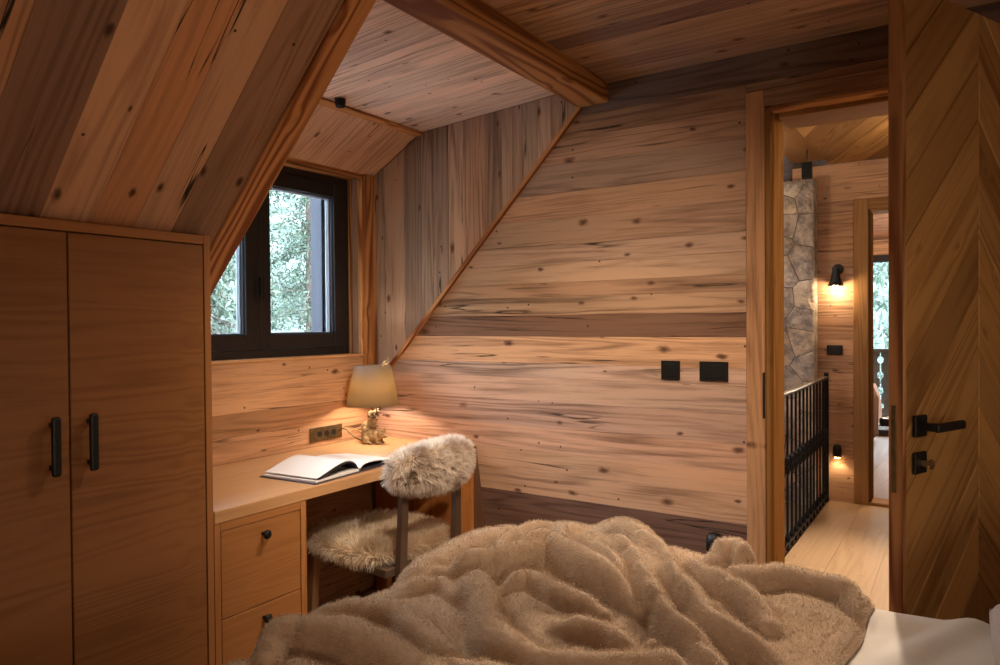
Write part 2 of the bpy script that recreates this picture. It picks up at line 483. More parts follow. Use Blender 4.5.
def tube(bm, pts, r, seg=8, taper=None):
    pts = [Vector(p) for p in pts]; rings = []
    up = Vector((0, 0, 1))
    for i, p in enumerate(pts):
        t = (pts[min(i+1, len(pts)-1)]-pts[max(i-1, 0)]).normalized()
        s = t.cross(up)
        if s.length < 1e-3: s = t.cross(Vector((0, 1, 0)))
        s.normalize(); q = s.cross(t)
        rr = r if taper is None else r+(taper-r)*i/(len(pts)-1)
        rings.append([bm.verts.new(p+(s*math.cos(2*math.pi*k/seg)+q*math.sin(2*math.pi*k/seg))*rr) for k in range(seg)])
    for a, b in zip(rings, rings[1:]):
        for i in range(seg): bm.faces.new((a[i], a[(i+1) % seg], b[(i+1) % seg], b[i]))
    bm.faces.new(rings[0][::-1]); bm.faces.new(rings[-1])

def ell(bm, c, r, rot=None, seg=16):
    res = bmesh.ops.create_uvsphere(bm, u_segments=seg, v_segments=seg//2+2, radius=1)
    m = Matrix.Translation(c) @ (rot.to_4x4() if rot else Matrix.Identity(4)) @ Matrix.Diagonal((*r, 1))
    bmesh.ops.transform(bm, matrix=m, verts=res['verts'])

# ------------------------------------------------------------------ room geometry
SL = 1.04; KZ = .974; CEIL = 2.24; YS = -1.192; YB = -3.7; XR = 3.6
def slope_z(x): return KZ+SL*x
XTOP = (CEIL-KZ)/SL
sn = math.sqrt(1+SL*SL)
OLD = wood('old'); LARCH = wood('larch'); TRIM = wood('trim')

# floor of bedroom and hall
FR = frame((0, 0, 0), (0, 1, 0), (1, 0, 0))       # u=Y, v=X -> n = -Z ; flip below
FRf = frame((0, 0, 0), (0, -1, 0), (1, 0, 0))     # n=+Z
FPAL = [((1, 1, 1), 3), ((1.08, 1.05, 1.0), 2), ((.92, .9, .88), 2)]
fl = tag(slab('floor', rect(-.25, 3.7, YB-.1, 8.6), frame((0, 0, -.02), (1, 0, 0), (0, 1, 0)), .1, M['mortar']), kind='structure')
planks(fl, FRf, [rect(.0, 3.7, 0.0, 3.6)], [0, .24, .48, .72, .96, 1.2, 1.44, 1.60, 1.825, 2.06, 2.295, 2.53, 2.77, 3.0, 3.24, 3.6], wood('floor'), joints=2.2, pal=FPAL, name='floor_plank')
planks(fl, FRf, [rect(-3.0, -.23, 1.605, 3.4), rect(-.23, 0, 1.87, 2.65)], [1.60, 1.825, 2.06, 2.295, 2.53, 2.77, 3.0, 3.4], wood('floor'), joints=2.6, pal=FPAL, name='floor_plank')
planks(fl, FRf, [rect(-6.5, -3.0, .2, 3.4)], rows(.2, 3.4, .2, .24), wood('floor'), joints=2.2, pal=FPAL, name='floor_plank')

# gable wall (board face at Y=0, wall .225 thick, doorway X 1.86..2.66)
GF = frame((0, 0, 0), (1, 0, 0), (0, 0, 1))       # n = u x v = X x Z = -Y  (towards the room)
DX0, DX1, DZ = 1.86, 2.665, 2.04
wg = bmesh.new()
def add_slab_poly(bm, poly, y0, y1):
    f = [bm.verts.new((p[0], y0, p[1])) for p in poly]; b = [bm.verts.new((p[0], y1, p[1])) for p in poly]; n = len(f)
    bm.faces.new(f); bm.faces.new(b[::-1])
    for i in range(n): bm.faces.new((b[i], b[(i+1) % n], f[(i+1) % n], f[i]))
add_box(wg, (-.3, DX0), (.0195, .205), (-.02, 2.7)); add_box(wg, (DX1, XR+.1), (.0195, .205), (-.02, 2.7)); add_box(wg, (DX0, DX1), (.0195, .205), (DZ, 2.7))
wall_g = tag(from_bm('wall_back', wg, wood('dark'), color=(.6, .6, .6)), kind='structure')
zed = [0, .12, .30, .395, .567, .668, .754, .855, .964, 1.064, 1.126, 1.239, 1.328, 1.405, 1.463, 1.544, 1.617, 1.729, 1.833, 1.95, 2.05, 2.135]
gc = [(.7, .6, .52), (.9, .72, .55), (1.15, .98, .75), (.50, .43, .42), (1.02, .94, .85), (1.12, 1.0, .88), (1.08, .98, .92), (.98, .92, .92), (1.10, 1.05, 1.04), (1.18, 1.14, 1.14), (1.25, 1.12, .95), (.58, .50, .45), (1.0, .93, .82), (.95, .86, .76), (1.05, 1.0, .92), (.98, .95, .92), (.92, .86, .80), (1.0, .9, .8), (.80, .78, .78), (.95, .86, .8), (.80, .70, .60)]
gc = [tuple(v**1.6 for v in c) for c in gc]
low = [(0, 0), (DX0-.07, 0), (DX0-.07, 2.135), ((2.135-KZ)/SL, 2.135), (0, KZ)]
planks(wall_g, GF, [low, rect(DX1+.07, XR, 0, 2.135), rect(DX0-.07, DX1+.07, DZ+.064, 2.135)], zed, OLD, cols=gc)
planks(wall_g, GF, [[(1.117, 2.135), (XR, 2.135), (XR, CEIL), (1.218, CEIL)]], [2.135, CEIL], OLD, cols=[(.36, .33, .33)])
# dormer cheek on the gable side: vertical boards above the roof-slope line
CV = frame((0, 0, 0), (0, 0, 1), (-1, 0, 0))      # u=Z, v=-X, n = Z x -X = -Y
cheek = [(KZ, 0), (2.02, 0), (2.195, -.31), (2.245, -1.13), (2.165, -1.145)]
ce = [0, -.07, -.196, -.30, -.37, -.46, -.557, -.665, -.755, -.86, -.935, -1.0, -1.15]
cc = [(.74, .80, .84), (1.0, 1.0, 1.0), (.62, .60, .60), (.66, .66, .66), (.62, .60, .60), (1.08, .98, .88), (.84, .68, .58), (.74, .62, .54), (.78, .74, .70), (.9, .85, .8), (.95, .92, .9), (.8, .75, .7)]
planks(wall_g, CV, [cheek], ce[::-1], OLD, cols=cc[::-1], uneven=.004)
# orange larch batten on the slope line
tr = frame((0, -.0, KZ), (1, 0, SL), (-SL, 0, 1))
box('trim_1', (0, 1.145*sn), (-.006, .010), (0, .022), TRIM, None, .0015, mw=tr, color=(.75, .62, .5))['kind'] = 'structure'

# left window wall (X=0): knee wall, trims, sill
WZ0, WZ1, WY0, WY1 = 1.155, 2.0, YS+.007, -.100
wl = bmesh.new()
add_box(wl, (-.22, -.0195), (YS, .205), (-.02, WZ0-.012)); add_box(wl, (-.22, -.0195), (WY1+.012, .205), (WZ0-.012, 2.35)); add_box(wl, (-.22, -.0195), (YS, WY1+.012), (WZ1+.012, 2.35))
add_box(wl, (-.22, -.0195), (YB-.1, YS), (-.02, 1.4))
wall_l = tag(from_bm('wall_left', wl, wood('dark'), color=(.6, .6, .6)), kind='structure')
LF = frame((0, 0, 0), (0, 1, 0), (0, 0, 1))       # n=+X
planks(wall_l, LF, [rect(YS, 0, 0, WZ0-.006)], [0, .2, .38, .56, .75, .85, .942, WZ0-.006], OLD, cols=[None, None, None, (.6, .5, .4), (1.15, .93, .68), (1.02, .76, .50), (1.42, 1.2, .88)])
planks(wall_l, LF, [rect(YB, YS, 0, KZ)], rows(0, KZ, .14, .2), OLD)
def st(o, label=None): o['kind'] = 'structure'; return o
st(box('trim_2', (-.0195, .018), (-.083, -.002), (WZ0-.14, 2.02), wood('trim', 'Z'), None, .002, color=(.72, .60, .5)))
st(box('trim_3', (-.0195, .002), (YS, -.083), (WZ1+.0, WZ1+.028), wood('trim', 'Y'), None, .002, color=(1, .95, .9)))
# reveal linings and sill
rv = empty('window_1', (-.08, -.635, WZ0), kind='structure')
RV = -.075
box('window_sill', (RV-.05, .007), (WY0, -.084), (WZ0-.011, WZ0), wood('desk', 'Y'), rv, .002, color=(1.2, 1.15, 1.1))
box('reveal_board', (RV-.05, -.05), (WY1, WY1+.017), (WZ0, WZ1), wood('trim', 'Z'), rv, .001, color=(.85, .8, .75))
box('reveal_board', (-.0495, -.014), (WY1, WY1+.017), (WZ0, WZ1), wood('old', 'Z'), rv, .001, color=(.85, .85, .9))
box('reveal_board', (-.0135, .003), (WY1, WY1+.017), (WZ0, WZ1), wood('trim', 'Z'), rv, .001, color=(1.1, 1.1, 1.05))
box('reveal_board', (RV-.05, .0), (WY0, WY1), (WZ1, WZ1+.012), wood('trim', 'Y'), rv, .001, color=(.9, .85, .8))
# frame
FX0, FX1 = RV-.06, RV
def wframe(name, y0, y1, z0, z1, w, x0, x1, mat, parent):
    bm = bmesh.new()
    add_box(bm, (x0, x1), (y0, y0+w), (z0, z1), .002); add_box(bm, (x0, x1), (y1-w, y1), (z0, z1), .002)
    add_box(bm, (x0, x1), (y0+w, y1-w), (z0, z0+w), .002); add_box(bm, (x0, x1), (y0+w, y1-w), (z1-w, z1), .002)
    return from_bm(name, bm, mat, parent)
wframe('window_frame', WY0, WY1, WZ0, WZ1, .035, FX0, FX1, M['frame'], rv)
ym = -.635
for y0, y1 in ((WY0+.037, ym-.001), (ym+.001, WY1-.037)):
    s = wframe('sash', y0, y1, WZ0+.037, WZ1-.037, .062, FX0+.01, FX1+.008, M['frame'], rv)
    wframe('glazing_gasket', y0+.062, y1-.062, WZ0+.099, WZ1-.099, .005, FX0+.012, FX1-.006, M['rubber'], s)
    wframe('glazing_bead', y0+.067, y1-.067, WZ0+.104, WZ1-.104, .004, FX0+.012, FX1-.022, M['alu'], s)
    box('glass_pane', (FX0+.018, FX0+.024), (y0+.066, y1-.066), (WZ0+.103, WZ1-.103), M['glass'], s, 0)
bm = bmesh.new()
add_box(bm, (FX1+.008, FX1+.016), (ym-.012, ym+.016), (1.42, 1.50), .003); add_box(bm, (FX1+.012, FX1+.035), (ym-.006, ym+.008), (1.485, 1.499), .003)
add_box(bm, (FX1+.028, FX1+.038), (ym-.009, ym+.011), (1.40, 1.50), .003)
from_bm('window_handle', bm, M['black'], rv)
# exterior reveal seen through the glass
bm = bmesh.new()
add_box(bm, (-.30, -.221), (-.138, .2), (1.0, 2.3), .002); 
st(from_bm('wall_outer', bm, M['outer']))
st(box('trim_4', (-.42, -.225), (WY0-.1, -.146), (1.05, 1.09), M['outer'], None, .002))

# dormer: sloped head panel and soffit
hx = .31; L1 = math.hypot(.31, .175)
HPf = frame((.0, 0, 2.02), (.31, 0, .175), (0, 1, 0)); # n = u x v
def facing(fr, want):
    n = (fr.to_3x3() @ Vector((0, 0, 1)))
    return n.dot(Vector(want)) > 0
def fr_to(o, u, v, want):
    f = frame(o, u, v)
    if facing(f, want): return f, 1
    return frame(o, u, -Vector(v)), -1
f1, s1 = fr_to((0, 0, 2.02), (.31, 0, .175), (0, 1, 0), (0, 0, -1))
yy = (min(0, s1*YS), max(0, s1*YS))
slab_f = lambda f, off: f @ Matrix.Translation((0, 0, -off))
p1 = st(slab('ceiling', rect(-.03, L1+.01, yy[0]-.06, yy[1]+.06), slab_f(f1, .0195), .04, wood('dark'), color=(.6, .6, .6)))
planks(p1, f1, [rect(0, L1-.03, *yy)], rows(yy[0], yy[1], .11, .16), OLD, pal=[((1.45, 1.38, 1.32), 3), ((1.25, 1.15, 1.08), 2)])  # head panel boards lightened, window daylight put into their colour
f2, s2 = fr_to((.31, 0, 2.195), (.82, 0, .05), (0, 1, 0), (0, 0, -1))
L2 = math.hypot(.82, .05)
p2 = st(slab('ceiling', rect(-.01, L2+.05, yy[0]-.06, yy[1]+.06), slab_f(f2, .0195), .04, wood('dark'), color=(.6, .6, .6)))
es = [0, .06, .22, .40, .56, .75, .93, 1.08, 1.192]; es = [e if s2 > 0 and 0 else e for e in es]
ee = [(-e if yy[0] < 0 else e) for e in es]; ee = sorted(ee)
planks(p2, f2, [rect(0, L2, *yy)], ee, OLD, pal=[((1.55, 1.66, 1.80), 3), ((1.32, 1.40, 1.5), 2), ((1.7, 1.78, 1.9), 2)])  # soffit boards brightened and cooled, standing in for daylight on the wood
st(box('trim_5', (L1-.030, L1+.003), (yy[0], yy[1]), (0, .010), wood('trim', 'Y'), None, .002, mw=f1, color=(.95, .85, .8)))
# dormer cheek on the near side, above the slope (faces the window)
NC = frame((0, YS, 0), (1, 0, 0), (0, 0, -1))     # n = X x -Z = +Y
ncp = [(0, -KZ), (1.145, -2.165), (1.13, -2.245), (.31, -2.195), (0, -2.02)]
p3 = st(slab('wall_dormer', ncp, slab_f(NC, .0195), .03, wood('dark'), color=(.6, .6, .6)))
NCv = frame((0, YS, 0), (0, 0, 1), (1, 0, 0))     # u=Z v=X n=Z x X=+Y
planks(p3, NCv, [[(a[1]*-1, a[0]) for a in ncp]], [-c for c in ce], OLD, cols=cc)

# roof slope in the foreground
f3, s3 = fr_to((0, 0, KZ), (1, 0, SL), (0, 1, 0), (1, 0, -1))
ly = lambda y: y*s3
Ls = 1.16*sn
sl = st(slab('ceiling', rect(-.02, XTOP*sn+.05, *sorted((ly(YB-.1), ly(YS-.0)))), slab_f(f3, .0225), .06, wood('dark'), color=(.6, .6, .6)))
sy = [YS-.086, -1.423, -1.531, -1.645, -1.765, -1.925, -2.0, -2.1, -2.2, -2.33, -2.47, -2.63, -2.8, -2.95, -3.12, -3.3, -3.5, YB]
sc_ = [(.80, .66, .56), (1.45, 1.20, .98), (1.38, .98, .68), (1.50, 1.24, 1.0), (.62, .50, .46), (1.10, .84, .62), (1.0, .74, .5), (.62, .50, .46), (.9, .75, .6)]+[None]*10
ey = [ly(y) for y in sy]; ecol = sc_[:len(sy)-1]
if ey[0] > ey[-1]: ey = ey[::-1]; ecol = ecol[::-1]
planks(sl, f3, [rect(0, Ls, min(ey), max(ey))], ey, wood('slope'), cols=ecol, thick=.02)
a, b = sorted((ly(YS), ly(YS-.085)))
st(box('trim_6', (-.0, Ls), (a, b), (-.020, .008), wood('trim', 'X'), None, .003, mw=f3, color=(.95, .78, .62)))

# beam and flat ceiling
st(box('beam', (1.132, 1.262), (YB, 0), (2.165, CEIL+.02), wood('trim', 'Y'), None, .003, color=(.62, .50, .36)))
CFr = frame((0, 0, CEIL), (1, 0, 0), (0, -1, 0))  # n = X x -Y = -Z
ce1 = st(slab('ceiling', rect(1.1, XR+.1, -.06, -(YB-.1)), slab_f(CFr, .0195), .05, wood('dark'), color=(.6, .6, .6)))
cp = [((.80, .72, .62), 3), ((.60, .52, .48), 2), ((.95, .86, .74), 2)]
cols_c = [(.78, .70, .62), (.66, .58, .52), (.95, .82, .66), (.45, .38, .36), (.85, .74, .62), (.95, .80, .60)]+[None]*40
re = [0, .11, .24, .40, .50, .66, .82]+[x for x in rows(.82, -YB, .12, .2)[1:]]
planks(ce1, CFr, [rect(1.262, XR, 0, -YB)], re, OLD, pal=cp, cols=cols_c)

# right and rear walls (behind the camera)
RF = frame((XR, 0, 0), (0, -1, 0), (0, 0, 1))     # n = -Y x Z = -X
wr = st(slab('wall_right', rect(0, -YB, 0, CEIL), slab_f(RF, .0195), .1, wood('dark'), color=(.6, .6, .6)))
planks(wr, RF, [rect(0, -YB, 0, CEIL)], rows(0, CEIL, .15, .22), OLD)
BF = frame((0, YB, 0), (-1, 0, 0), (0, 0, 1))     # n = -X x Z = +Y
wb = st(slab('wall_front', [(0, 0), (-XR, 0), (-XR, CEIL), (-XTOP, CEIL), (0, KZ)], slab_f(BF, .0195), .1, wood('dark'), color=(.6, .6, .6)))
planks(wb, BF, [[(0, 0), (-XR, 0), (-XR, CEIL), (-XTOP, CEIL), (0, KZ)]], rows(0, CEIL, .15, .22), OLD)

# ------------------------------------------------------------------ doorway: casing and jamb
tc_ = (.62, .50, .40)
st(box('trim_7', (DX0-.068, DX0-.004), (-.014, .0), (0, DZ+.062), wood('old', 'Z'), None, .003, color=(.95, .74, .50)))
st(box('trim_8', (DX0-.068, DX1+.07), (-.013, .0), (DZ+.004, DZ+.064), wood('old', 'X'), None, .003, color=(.72, .55, .40)))
st(box('trim_9', (DX1+.004, DX1+.07), (-.014, .0), (0, DZ+.0035), wood('old', 'Z'), None, .003, color=(.9, .72, .5)))
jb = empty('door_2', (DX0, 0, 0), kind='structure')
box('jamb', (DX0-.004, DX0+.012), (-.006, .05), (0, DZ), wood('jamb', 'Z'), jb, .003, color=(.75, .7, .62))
box('jamb', (DX0-.004, DX0+.013), (.05, .215), (0, DZ), wood('jamb', 'Z'), jb, .003, color=(1.3, 1.2, 1.0))  # tint raised to paint in the golden hall light on this jamb
box('jamb', (DX1-.028, DX1+.004), (.05, .23), (0, DZ), wood('larch', 'Z'), jb, .003)
box('jamb', (DX0+.028, DX1-.028), (.05, .23), (DZ-.028, DZ+.004), wood('larch', 'X'), jb, .003, color=(.9, .85, .8))
box('jamb', (DX0+.012, DX1-.01), (-.006, .05), (DZ-.012, DZ+.004), wood('trim', 'X'), jb, .003, color=(.8, .75, .7))
box('strike_plate', (DX0-.012, DX0-.0045), (-.0165, -.0005), (.955, 1.117), M['black'], jb, .002)

# ------------------------------------------------------------------ door leaf, open into the room
Fp = Vector((2.3262, -.747, 0)); u = Vector((.41724, .90880, 0)); nb = Vector((-.90880, .41724, 0))
DF = frame(Fp, u, (0, 0, 1))                      # n = u x Z = (.909,-.417,0): faces the camera
W, T, LH = .78, .028, 2.066
d1 = empty('door_1', Fp, kind='structure')
box('leaf_core', (0, W), (.012, LH), (-T, -.011), wood('larch', 'Y'), d1, .002, mw=DF, color=(.15, .12, .1))
box('edge_strip', (-.005, .0), (.012, LH), (-T-.001, .0), wood('trim', 'Y'), d1, .001, mw=DF, color=(.50, .40, .32))
box('edge_strip', (0, .012), (.012, LH), (-.0105, .0015), wood('trim', 'Y'), d1, .001, mw=DF, color=(.9, .8, .7))
chp = [((1.3, 1.22, 1.0), 3), ((1.0, .9, .72), 2), ((1.5, 1.4, 1.1), 2), ((.85, .72, .55), 1)]
cx = .352
for side in (0, 1):
    if side == 0: reg = rect(.013, cx, .012, LH)
    else: reg = rect(cx, W, .012, LH)
    # planks at 45 degrees rising towards the centre line
    c45 = math.sqrt(.5)
    du = (c45, c45) if side == 0 else (-c45, c45)
    dv = (-c45, c45) if side == 0 else (c45, c45)   # perpendicular, increasing z
    hp = halfplanes(reg); pw = .144*c45
    ref = ((0, 1.45) if side == 0 else (2*cx, 1.45))
    k0 = ref[0]*dv[0]+ref[1]*dv[1]
    for k in range(-18, 12):
        a_, b_ = k0+k*pw+.0013, k0+(k+1)*pw-.0013
        c1 = [(du[0]*t+dv[0]*w, du[1]*t+dv[1]*w) for t, w in ((-4, a_), (4, a_), (4, b_), (-4, b_))]
        if area(c1) < 0: c1 = c1[::-1]
        for h in hp:
            c1 = clip(c1, *h)
            if not c1: break
        if not c1 or len(c1) < 3 or abs(area(c1)) < 3e-4: continue
        # local frame with x along the grain
        G = DF @ Matrix(((du[0], -du[1], 0, 0), (du[1], du[0], 0, 0), (0, 0, 1, 0), (0, 0, 0, 1)))
        c2 = [(p[0]*du[0]+p[1]*du[1], -p[0]*du[1]+p[1]*du[0]) for p in c1]
        prism('chevron_plank', c2, G, .0105, .003, LARCH, d1, pick(chp), front=-random.uniform(0, .0012))
# outer side boards
box('outer_board', (.0, W), (.012, LH), (-T-.006, -T-.0005), wood('larch', 'Y'), d1, .002, mw=DF, color=(.7,.65,.6))
def handle(sgn, z0):
    bm = bmesh.new()
    f = lambda a, b: (min(sgn*a+z0, sgn*b+z0), max(sgn*a+z0, sgn*b+z0))
    add_box(bm, (.035, .085), (1.025, 1.075), f(0, .009), .002)
    add_box(bm, (.052, .070), (1.041, 1.059), f(.008, .045), .002)
    add_box(bm, (.050, .172), (1.040, 1.060), f(.040, .052), .003)
    from_bm('door_handle', bm, M['black'], d1, mw=DF)
    bm = bmesh.new(); add_box(bm, (.035, .085), (.940, .990), f(0, .008), .002)
    return from_bm('key_rosette', bm, M['black'], d1, mw=DF)
handle(-1, -T-.006); kr = handle(1, .0016)
bm = bmesh.new(); add_box(bm, (.058, .064), (.958, .972), (.009, .030), .001)
lathe(bm, [(.004, .028), (.012, .030), (.012, .033), (.004, .035)], 12, (.061, .965, 0))
from_bm('key', bm, M['gold'], kr, mw=DF)
box('lock_plate', (-.0075, -.005), (.90, 1.10), (-.024, -.012), M['brass'], d1, .001, mw=DF)

# ------------------------------------------------------------------ wardrobe
WX = .605; WZ = 1.555
wd = empty('wardrobe', (.3, -1.72, 0), 'tall oak wardrobe with flat doors and long black handles under the sloping ceiling', 'wardrobe')
OAK = wood('oak', 'Y')
wy0, wy1 = -2.47, -1.328
bm = bmesh.new()
prof = [(.03, .0), (WX-.02, 0), (WX-.02, WZ-.026), (.535, WZ-.026), (.03, slope_z(.03)-.05)]
f = [bm.verts.new((p[0], wy0+.02, p[1])) for p in prof]; b_ = [bm.verts.new((p[0], wy1-.02, p[1])) for p in prof]
bm.faces.new(f); bm.faces.new(b_[::-1])
for i in range(5): bm.faces.new((b_[i], b_[(i+1) % 5], f[(i+1) % 5], f[i]))
from_bm('body', bm, wood('oak', 'Z'), wd, color=(.5, .45, .4))
for y in (wy0, wy1-.0195):
    bm = bmesh.new(); pr_ = [(.03, 0), (WX, 0), (WX, WZ), (.54, WZ), (.03, slope_z(.03)-.03)]
    f = [bm.verts.new((p[0], y, p[1])) for p in pr_]; b_ = [bm.verts.new((p[0], y+.0195, p[1])) for p in pr_]
    bm.faces.new(f); bm.faces.new(b_[::-1])
    for i in range(5): bm.faces.new((b_[i], b_[(i+1) % 5], f[(i+1) % 5], f[i]))
    from_bm('side_panel', bm, wood('oak', 'Z'), wd, color=(1.05, 1.02, 1))
box('top_rail', (.53, WX), (wy0+.02, wy1-.02), (WZ-.0255, WZ), OAK, wd, .0015, color=(1.12, 1.08, 1.02))
box('plinth', (.50, WX-.03), (wy0+.02, wy1-.02), (0, .07), OAK, wd, .0015, color=(.6, .55, .5))
for y0, y1, hy in ((-2.44, -2.096, -2.40), (-2.092, -1.7225, -1.764), (-1.7185, -1.351, -1.676)):
    dd = box('door', (WX-.019, WX-.001), (y0, y1), (.075, WZ-.029), OAK, wd, .0015, color=(.85, .80, .74))
    bm = bmesh.new(); add_box(bm, (WX+.017, WX+.030), (hy-.011, hy+.011), (.935, 1.078), .006, 2)
    for z in (.955, 1.058): add_box(bm, (WX-.001, WX+.018), (hy-.006, hy+.006), (z-.006, z+.006), .001)
    from_bm('handle', bm, M['black'], dd, smooth=False)

# ------------------------------------------------------------------ desk
dk = empty('desk', (.3, -.65, 0), 'built-in oak desk with two drawers between wardrobe and board wall', 'desk')
DW = wood('desk', 'Y')
DXF = .606
box('worktop', (.004, DXF+.002), (-1.326, -.004), (.711, .75), DW, dk, .0025, color=(1, .95, .9))
box('pedestal', (.03, DXF-.021), (-1.305, -1.003), (.02, .71), wood('oak', 'Z'), dk, .001, color=(.4, .36, .32))
box('frame_rail', (DXF-.02, DXF), (-1.305, -1.003), (.686, .7105), wood('oak', 'Y'), dk, .001, color=(1.2, 1.15, 1.05))
box('frame_rail', (DXF-.02, DXF), (-1.305, -1.003), (.02, .16), wood('oak', 'Y'), dk, .001, color=(1.1, 1.05, 1.0))
box('side_panel', (.03, DXF), (-1.326, -1.3055), (0, .7105), wood('oak', 'Z'), dk, .001, color=(1.2, 1.15, 1.05))
box('side_panel', (.03, DXF), (-1.0025, -.979), (0, .7105), wood('oak', 'Z'), dk, .001, color=(1.3, 1.25, 1.15))
box('side_panel', (.03, DXF), (-.040, -.018), (0, .7105), wood('oak', 'Z'), dk, .001, color=(1.5, 1.3, 1.0))
bm = bmesh.new()
pr_ = [(.50, 0), (.715, 0), (.612, .745), (.50, .745)]
pr_ = [(.607, .0), (.712, .0), (.610, .748), (.607, .748)]
f = [bm.verts.new((p[0], -.022, p[1])) for p in pr_]; b_ = [bm.verts.new((p[0], -.004, p[1])) for p in pr_]
bm.faces.new(f); bm.faces.new(b_[::-1])
for i in range(4): bm.faces.new((b_[i], b_[(i+1) % 4], f[(i+1) % 4], f[i]))
from_bm('dark_wedge', bm, wood('old', 'Z'), dk, color=(.33, .22, .16))  # thin dark wedge at the desk end, wider towards the floor
for z0, z1 in ((.4235, .684), (.163, .4205)):
    dr = box('drawer', (DXF-.020, DXF-.001), (-1.303, -1.0055), (z0, z1), wood('oak', 'Y'), dk, .0015, color=(1.15, 1.1, 1.0))
    bm = bmesh.new(); zc = z1-.041
    lathe(bm, [(.006, 0), (.006, .014), (.0135, .018), (.0145, .024), (.011, .029), (.003, .030)], 16, (DXF-.001, -1.154, zc), 'X')
    from_bm('knob', bm, M['black'], dr, smooth=True)

# ------------------------------------------------------------------ sockets and switches
def plate(name, fr, w, h, mat, label, cat, keys, holes=False):
    """centre of the plate is the frame origin, n points to the room"""
    o = box(name, (-w/2, w/2), (-h/2, h/2), (0.0005, .008), mat, None, .0015, mw=fr)
    tag(o, label, cat)
    for i in range(keys):
        xx = (i-(keys-1)/2)*(.042 if holes else .0)
        if holes:
            bm = bmesh.new(); lathe(bm, [(.0175, .0078), (.0175, .0095), (.015, .0095), (.014, .0082)], 18, (xx, 0, 0))
            r = from_bm('socket_ring', bm, M['brass'] , o, mw=fr)
            bm = bmesh.new(); lathe(bm, [(.0138, .0078), (.0138, .0085)], 18, (xx, 0, 0)); from_bm('socket_face', bm, M['black'], o, mw=fr)
        else:
            box('rocker', (-w*.33, w*.33), (-h*.33, h*.33), (.008, .0105), mat, o, .001, mw=fr)
    return o
so = frame((0, -.330, .803), (0, 1, 0), (0, 0, 1))
plate('power_socket', so, .192, .062, M['brass'], 'dull brass plate of power sockets on the wall above the desk', 'socket', 3, True)
for xc, w in ((1.511, .072), (1.674, .104)):
    plate('light_switch', frame((xc, 0, 1.114), (1, 0, 0), (0, 0, 1)), w, .072, M['black'],
          'small square black switch plate on the board wall' if w < .1 else 'wide black switch plate on the board wall nearest the doorway', 'switch', 1)

# ------------------------------------------------------------------ detector on soffit
bm = bmesh.new(); lathe(bm, [(.022, .0), (.022, -.012), (.019, -.030), (.016, -.031), (.015, -.026)], 20, (.352, -.56, 2.196))
tag(from_bm('ceiling_spot', bm, M['black']), 'small round black spotlight on the pale soffit above the window', 'spotlight')

# ------------------------------------------------------------------ book
bk = empty('book', (.45, -.70, .75), 'open hardcover book with arched white pages lying on the desk', 'book')
BA = math.radians(4)
bmw = Matrix.Translation((.445, -.705, .7505)) @ Matrix.Rotation(BA, 4, 'Z')
# local: y along width (left page = -y), x = page height
box('cover', (-.135, .135), (-.235, .235), (0, .004), M['cover'], bk, .001, mw=bmw)
def pages(side, name, mat, arch, z0, wid, thick, seg=18, x0=-.128, x1=.128, lift=0):
    bm = bmesh.new(); top = []; bot = []
    for i in range(seg+1):
        t = i/seg; y = side*(.004+wid*t)
        z = z0+arch*(math.sin(math.pi*min(1, t*1.02)**.55)**1.1 if t < .98 else 0)
        z = max(z, z0)
        top.append([(x0, y, z+thick*(1-.35*t)), (x1, y, z+thick*(1-.35*t))]); bot.append([(x0, y, z), (x1, y, z)])
    tv = [[bm.verts.new(p) for p in r] for r in top]; bv = [[bm.verts.new(p) for p in r] for r in bot]
    for i in range(seg):
        bm.faces.new((tv[i][0], tv[i][1], tv[i+1][1], tv[i+1][0])); bm.faces.new((bv[i][0], bv[i+1][0], bv[i+1][1], bv[i][1]))
        for k in (0, 1): bm.faces.new((tv[i][k], tv[i+1][k], bv[i+1][k], bv[i][k]))
    bm.faces.new((tv[0][0], tv[0][1], bv[0][1], bv[0][0])); bm.faces.new((tv[-1][0], tv[-1][1], bv[-1][1], bv[-1][0]))
    return from_bm(name, bm, mat, bk, mw=bmw, smooth=False)
pages(-1, 'page_block', M['paper'], 0, .0045, .222, .008)
pages(1, 'page_block', M['paper_shadow'], 0, .0045, .20, .006)
pages(-1, 'shadow_page', M['paper_shadow'], .030, .013, .205, .0025, x0=-.122, x1=.126)  # near-black sheet stands in for the shadow under the page arch
pages(-1, 'turned_pages', M['paper'], .034, .015, .212, .0035, x0=-.128, x1=.120)
pages(1, 'turned_pages', M['paper'], .016, .011, .215, .0035)
def text_lines(side, arch):
    pass

# ------------------------------------------------------------------ table lamp with stacked mice
lp = empty('table_lamp', (.175, -.20, .75), 'small table lamp of stacked mouse figures under a grey fabric shade', 'lamp')
M['resin'] = plain('antiqued_resin', (.50, .34, .15), .55, 0, .5, (90, .6, .004), None, 0, ((.20, .12, .05), 45, 4))
M['resin2'] = plain('pale_resin', (.42, .30, .15), .55, 0, .5, (90, .5, .004), None, 0, ((.24, .15, .07), 40, 4))
ld = Vector((.86, .10, 0)).normalized()      # the mice look towards the room and the gable wall
ls = Vector((-ld.y, ld.x, 0))
B = Matrix((ld, ls, Vector((0, 0, 1)))).transposed().to_4x4(); B.translation = (.170, -.20, .7525)
def remesh(o, vs):
    md = o.modifiers.new('remesh', 'REMESH'); md.mode = 'VOXEL'; md.voxel_size = vs; md.use_smooth_shade = True
    s_ = o.modifiers.new('smooth', 'SMOOTH'); s_.iterations = 3; s_.factor = .5
